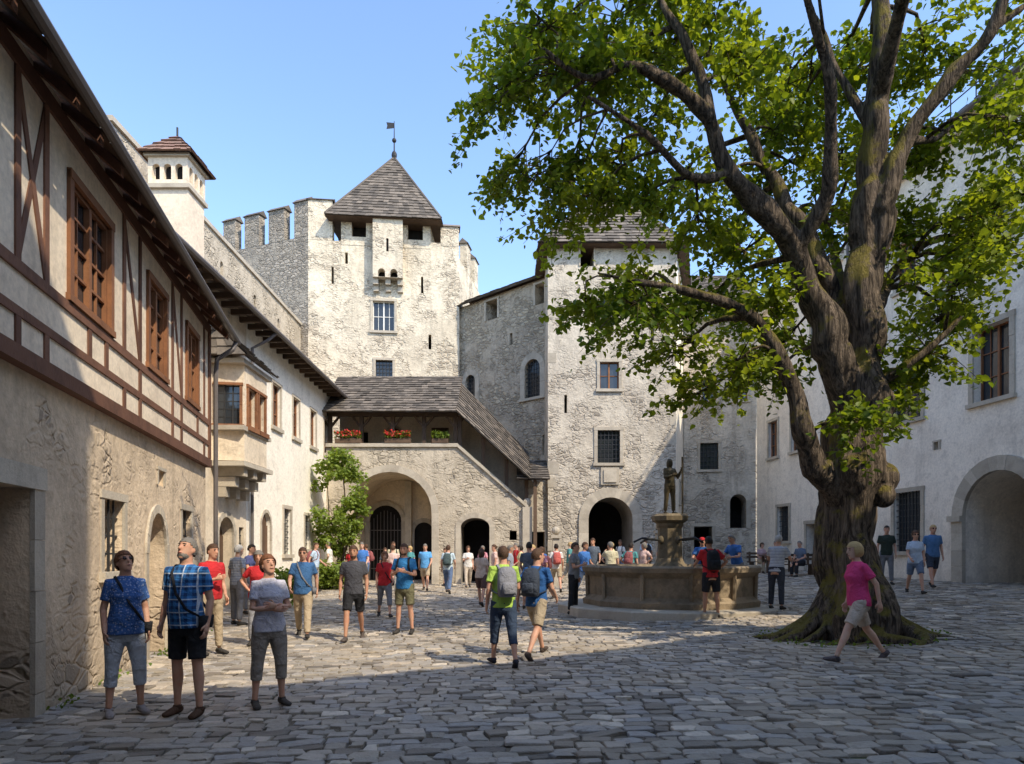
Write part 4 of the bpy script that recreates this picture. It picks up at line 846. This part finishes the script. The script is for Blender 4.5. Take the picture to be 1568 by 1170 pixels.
P('seated_man',11.0,25.95,1.75,-60,(.12,.15,.2),BLK,'long','sit',('lap','lap'),'grey',z=g(11,26),lean=8)
cols=[W_,RED,BLU,(.62,.3,.36),(.1,.12,.15),(.45,.56,.68),(.55,.5,.34),(.1,.3,.3),(.66,.46,.4),(.3,.33,.38),(.75,.65,.34)]
crowd=[(-7.0,26.2),(-6.4,27.1),(-5.6,25.5),(-6.0,28.2),(-5.1,27.4),(-7.1,24.6),(-4.6,26.4),(-4.2,28.3),(-.6,24.6),(-.1,22.6),(.35,25.6),(.75,23.4),(.2,27.0),(1.2,26.6),(.95,21.2),(2.9,24.5),(3.4,23.6),(3.1,21.4),(3.75,21.6),(4.4,22.6),(4.9,21.8),(3.9,26.5),(4.5,28.3),(5.5,24.0),(2.2,20.9),(-1.2,28.0),(.45,18.2),(5.2,26.5),(-2.7,27.9),(2.4,28.6),(-4.0,22.9)]
for i,(cx,cy) in enumerate(crowd):
    fem=i%3==1; rr=random.Random(i)
    P('walking_woman' if fem else 'walking_man',cx,cy,rr.uniform(1.58,1.7) if fem else rr.uniform(1.66,1.84),rr.choice([0,20,-30,170,190,90,-90,150,-60,45]),cols[i%len(cols)],rr.choice([KH,JN,BLK,GRY,(.3,.28,.25)]),rr.choice(['long','shorts','capri']),rr.choice(['stand','walk','walk2','shift']),rr.choice([('down','down'),('fwd','back'),('down','hold'),('hip','down'),('phone','down')]),rr.choice(['brown','brown','grey','dark','blonde']),'bob' if fem else 'short',fem,skin=rr.randrange(3),turn=rr.uniform(-35,35),pack=rr.choice([None,None,BLK,(.3,.1,.1)]))
P('fountain_statue',fx,fy,1.42,25,(.2,.17,.12),(.2,.17,.12),'long','stand',('staff','hold'),'brown','long',False,'long',z=gz+2.41,allmat='statue',lean=0)
bpy.context.view_layer.update(); dg=bpy.context.evaluated_depsgraph_get()
def grab(o):
    me=o.evaluated_get(dg).to_mesh(); n=len(me.vertices); co=np.empty(n*3,np.float32); me.vertices.foreach_get('co',co)
    nl=len(me.loops); vi=np.empty(nl,np.int32); me.loops.foreach_get('vertex_index',vi); npol=len(me.polygons); lt=np.empty(npol,np.int32); me.polygons.foreach_get('loop_total',lt)
    return co.reshape(-1,3),vi,lt
def flat(M):
    co=np.array([tuple(v) for v in M.v],np.float32).reshape(-1,3); vi=np.array([k for f in M.f for k in f],np.int32); lt=np.array([len(f) for f in M.f],np.int32); return co,vi,lt
def build(name,pieces,mats):
    me=bpy.data.meshes.new(name); C=[];V=[];L=[];MI=[];off=0
    for (co,vi,lt),mi in pieces: C.append(co);V.append(vi+off);L.append(lt);MI.append(np.full(len(lt),mi,np.int32)); off+=len(co)
    C=np.concatenate(C);V=np.concatenate(V);L=np.concatenate(L);MI=np.concatenate(MI)
    me.vertices.add(len(C)); me.vertices.foreach_set('co',C.reshape(-1)); me.loops.add(len(V)); me.loops.foreach_set('vertex_index',V.astype(np.int32))
    me.polygons.add(len(L)); me.polygons.foreach_set('loop_start',np.concatenate([[0],np.cumsum(L)[:-1]]).astype(np.int32))
    for m in mats: me.materials.append(m)
    me.polygons.foreach_set('material_index',MI); me.polygons.foreach_set('use_smooth',np.ones(len(L),bool)); me.update(calc_edges=True); me.validate()
    o=bpy.data.objects.new(name,me); scene.collection.objects.link(o); return o
for rec in PEOPLE:
    mats=[];pcs=[]
    for o,mt in rec['rem']: 
        pc=grab(o)
        pcs.append((pc,len(mats))); mats.append(mt)
    for M_,mt in rec['raw']:
        if M_.v: pcs.append((flat(M_),len(mats))); mats.append(mt)
    if rec['allmat']: mats=[MT[rec['allmat']]]*len(mats)
    o=build(rec['name'],pcs,mats); o.location=rec['loc']; o.rotation_euler=(0,0,R(rec['yaw'])); s=rec['scale']; o.scale=(s,s,s)
    if rec['name']=='fountain_statue':
        o.parent=fnt
S_=MB(); tube(S_,[(fx+.27,fy-.2,gz+2.42),(fx+.27,fy-.2,gz+3.85)],.02,6); o=S_.obj('statue_staff',[MT['statue']]); o.parent=fnt
tree=empty('linden_tree'); o=build('trunk_and_limbs',[(grab(treeTmp),0)],[MT['bark']]); o.parent=tree
for o in TMP: 
    me=o.data; bpy.data.objects.remove(o); bpy.data.meshes.remove(me)
# crown clumps: (across, up) in the tree's elevation drawing
clumps=[(780,30),(850,15),(930,35),(1010,20),(770,95),(820,110),(890,95),(965,110),(1040,80),(775,175),(845,185),(920,170),(1005,150),(765,240),(820,260),(895,230),(860,285),(950,265),(905,330),(965,345),(1015,390),(1065,355),(1095,235),(1120,160),(1145,75),(1200,15),(1100,15),
(905,455),(960,490),(1010,465),(1045,525),(1105,430),(1115,565),(1085,590),(1160,475),(1130,385),(1390,580),(1420,540),(1370,610),(1270,665),(1450,280),(1500,230),(1545,280),(1480,350),(1545,385),(1425,410),(1400,465),(1500,455),(1555,440),(1450,205),(1460,30),(1555,25),(1600,330),(1600,230),(1530,330),(1410,330),(1530,170),(1590,150),
(800,-60),(900,-70),(1000,-80),(1100,-90),(1200,-100),(1300,-110),(1400,-100),(1500,-90),(1600,-60)]
backc=[(1180,240),(1235,150),(1255,60),(1400,40),(1400,180),(1280,100),(1300,30),(1260,200),(1300,300),(1230,400),(1240,510),(1215,570),(1185,430),(1060,180),(1150,290),(1370,300),(1380,120),(1430,90),(1500,60)]
cl=[]
for (a,b_) in clumps:
    dy=random.uniform(-1.4,1.6); cl.append((TX(a)-.05,TY+dy,TZ(b_),random.uniform(.42,.66)))
for (a,b_) in backc:
    dy=random.uniform(1.0,3.2); cl.append((TX(a)+.08*dy,TY+dy,TZ(b_)+.3,random.uniform(.5,.72)))
for k in range(6):
    a=random.uniform(0,math.pi); rr=random.uniform(2.2,4.0); zz=random.uniform(9.5,12)
    cl.append((5.9+rr*math.cos(a)*1.15,TY+rr*math.sin(a),zz,random.uniform(.5,.8)))
for k in range(11):   # clumps added above the view to throw dappled shade on the courtyard
    yy=random.uniform(6.8,9.2); cl.append((random.uniform(.5,6.0),yy,max(random.uniform(10.2,11.8),1.65+.81*yy+1.9),random.uniform(.55,.8)))
segs=[]
for l in [trunk[7:]]+limbs:
    for p,q in zip(l,l[1:]):
        for t in (0,.33,.66): segs.append([p[i]*(1-t)+q[i]*t for i in range(4)])
segs=np.array(segs)
BR=MB(); LC=[];LT=[]
for (x,y,z,r) in cl:
    c=np.array([x,y,z]); d=np.linalg.norm((segs[:,:3]-c)*np.array([1,.8,1]),axis=1)+np.where(segs[:,2]>z+.3,1.2,0); s=segs[np.argmin(d)]
    a=Vector(s[:3]); b_=Vector(c); mid=a.lerp(b_,.5)+Vector((random.uniform(-.2,.2),random.uniform(-.2,.2),.12*(b_-a).length))
    r0=min(s[3]*.6,.02+.018*(b_-a).length)
    tube(BR,[a,a.lerp(mid,.55)+Vector((0,0,.05)),mid,mid.lerp(b_,.6),b_],[r0,r0*.85,r0*.65,r0*.45,.01],6)
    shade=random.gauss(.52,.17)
    nt_=int(12+18*r)
    for k in range(nt_):
        v=Vector(rng.normal(size=3)); v.z*=.6; v.normalize(); L=r*random.uniform(.55,1.75)
        st=mid.lerp(b_,random.uniform(.3,1.0)); en=b_+Vector((v.x*L*1.15,v.y*L*1.15,v.z*L-.12*L)); m2=st.lerp(en,.55)+Vector((0,0,.12*L))
        tube(BR,[st,m2,en],[.011,.007,.003],4)
        nl=random.randint(16,29)
        t=rng.uniform(.35,1.05,size=nl)[:,None]; A,M2,E_=np.array(st),np.array(m2),np.array(en)
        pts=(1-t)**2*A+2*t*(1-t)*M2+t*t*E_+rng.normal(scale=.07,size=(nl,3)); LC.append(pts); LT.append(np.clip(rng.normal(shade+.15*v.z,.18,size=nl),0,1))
o=BR.obj('branches_and_twigs',[MT['bark']],smooth=True); o.parent=tree
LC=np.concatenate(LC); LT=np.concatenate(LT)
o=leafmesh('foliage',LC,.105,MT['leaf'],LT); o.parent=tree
# ------------------------------------------------------------------ shrubs, flower boxes
def shrub(name,cls,size,per,mat='ivy',stem=None,mt=.5):
    pts=[];tt=[]
    e=empty(name)
    for (x,y,z,rx,ry,rz) in cls:
        n=per; d=rng.normal(size=(n,3)); d/=np.linalg.norm(d,axis=1)[:,None]; d*=rng.uniform(.35,1.15,size=(n,1)); pts.append(np.array([x,y,z])+d*np.array([rx,ry,rz])); tt.append(np.clip(rng.normal(mt,.2,size=n),0,1))
    o=leafmesh('foliage',np.concatenate(pts),size,MT[mat],np.concatenate(tt)); o.parent=e
    if stem:
        S=MB(); 
        for s in stem: tube(S,s,[.06,.04,.03,.015],7)
        o=S.obj('stems',[MT['bark']],smooth=True); o.parent=e
    return e
cls=[]
for _ in range(46):
    a=random.uniform(0,6.283); rr=random.random()**.5; q=random.uniform(-1,1); wd=math.sqrt(1-q*q*.8)
    cls.append((-6.75+1.0*rr*wd*math.cos(a),26.9+.9*rr*wd*math.sin(a),3.6+2.0*q,random.uniform(.25,.4),.33,random.uniform(.2,.32)))
shrub('small_leafy_tree',cls,.13,105,stem=[[(-6.9,27.0,.2),(-6.85,27,2),(-6.6,27.0,3.8),(-6.7,26.9,5.2)],[(-6.85,27.0,.2),(-6.6,26.9,1.8),(-7.2,26.9,3),(-7.3,27.0,4.3)],[(-6.8,27.0,1.2),(-6.4,26.9,2.2),(-6.1,26.8,3),(-6.0,26.8,3.9)]],mt=.6)
shrub('green_bush',[(-7.2+random.uniform(-.5,1.0),25.8+random.uniform(-.7,.7),.55+random.uniform(0,.5),.4,.4,.35) for _ in range(9)],.13,220)
shrub('green_bush',[(-6.4+random.uniform(-.2,.3),19.6+random.uniform(-.8,.6),.45+random.uniform(0,.5),.3,.3,.32) for _ in range(6)],.11,200)
B=Bd('flower_boxes'); Fq=Fr((-7.9,29),(-2.3,29))
bx=[(.4,1.5),(2.5,3.6),(4.5,5.2)]
for a,b_ in bx: B.box('planter','dwood',Fq,a,b_,6.31,6.5,-.1,.12)
fe=B.finish()
pts=[];
for a,b_ in bx: pts+= [(-7.9+random.uniform(a,b_),28.95+random.uniform(-.15,.12),6.55+random.uniform(0,.25)) for _ in range(260)]
o=leafmesh('box_foliage',pts,.09,MT['ivy'],rng.uniform(.2,.8,len(pts))); o.parent=fe
pts=[(-7.9+random.uniform(a,b_),28.88+random.uniform(-.15,.1),6.6+random.uniform(0,.25)) for a,b_ in bx[:2] for _ in range(120)]
o=leafmesh('red_geraniums',pts,.08,MT['flower'],rng.uniform(0,1,len(pts))); o.parent=fe
pts=[]
for _ in range(350):
    a=random.uniform(0,6.283); r=random.uniform(1.0,1.5); x=5.7+r*math.cos(a); yy=TY+r*math.sin(a)*.9; pts.append((x,yy,g(x,yy)+.02+random.random()*.03))
for _ in range(420):   # weeds where the paving meets the walls
    Y=random.uniform(7,14.2); q=abs(random.gauss(0,.09))
    if mnoise.noise((Y*1.3,0,0))>0: pts.append((-3.36-.214*Y+q+.02,Y,g(-5,Y)+random.random()*.07))
leafmesh('grass_tufts',pts,.045,MT['ivy'],rng.uniform(0,.5,len(pts)),up=0)
# ------------------------------------------------------------------ light, sky, camera
AX_,AY_=.72,-.694
AZ=math.atan2(AX_,AY_); EL=R(45)
w=bpy.data.worlds.new('World'); scene.world=w; w.use_nodes=True; nt=w.node_tree
sky=nt.nodes.new('ShaderNodeTexSky'); sky.sky_type='NISHITA'; sky.sun_disc=False; sky.sun_elevation=EL; sky.sun_rotation=AZ; sky.air_density=1.0; sky.dust_density=.8; sky.ozone_density=1.2
bg=nt.nodes['Background']; nt.links.new(mixc(nt,1.0,sky.outputs[0],(2.35,2.5,2.7),'MULTIPLY'),bg.inputs[0]); bg.inputs[1].default_value=.15
sd=bpy.data.lights.new('sun','SUN'); sd.energy=5.0; sd.angle=R(.5); sd.color=(1,.89,.71); so=bpy.data.objects.new('sun',sd); scene.collection.objects.link(so)
tosun=Vector((AX_*math.cos(EL),AY_*math.cos(EL),math.sin(EL))); so.rotation_euler=tosun.to_track_quat('Z','Y').to_euler(); so.location=tosun*50
cd=bpy.data.cameras.new('camera'); cd.lens=24; cd.sensor_width=36; cd.shift_y=.167; cd.clip_end=3000; co=bpy.data.objects.new('camera',cd); co.location=(0,0,1.65); co.rotation_euler=(R(90),0,0); scene.collection.objects.link(co); scene.camera=co
scene.view_settings.view_transform='Standard'; scene.view_settings.look='None'; scene.view_settings.exposure=0
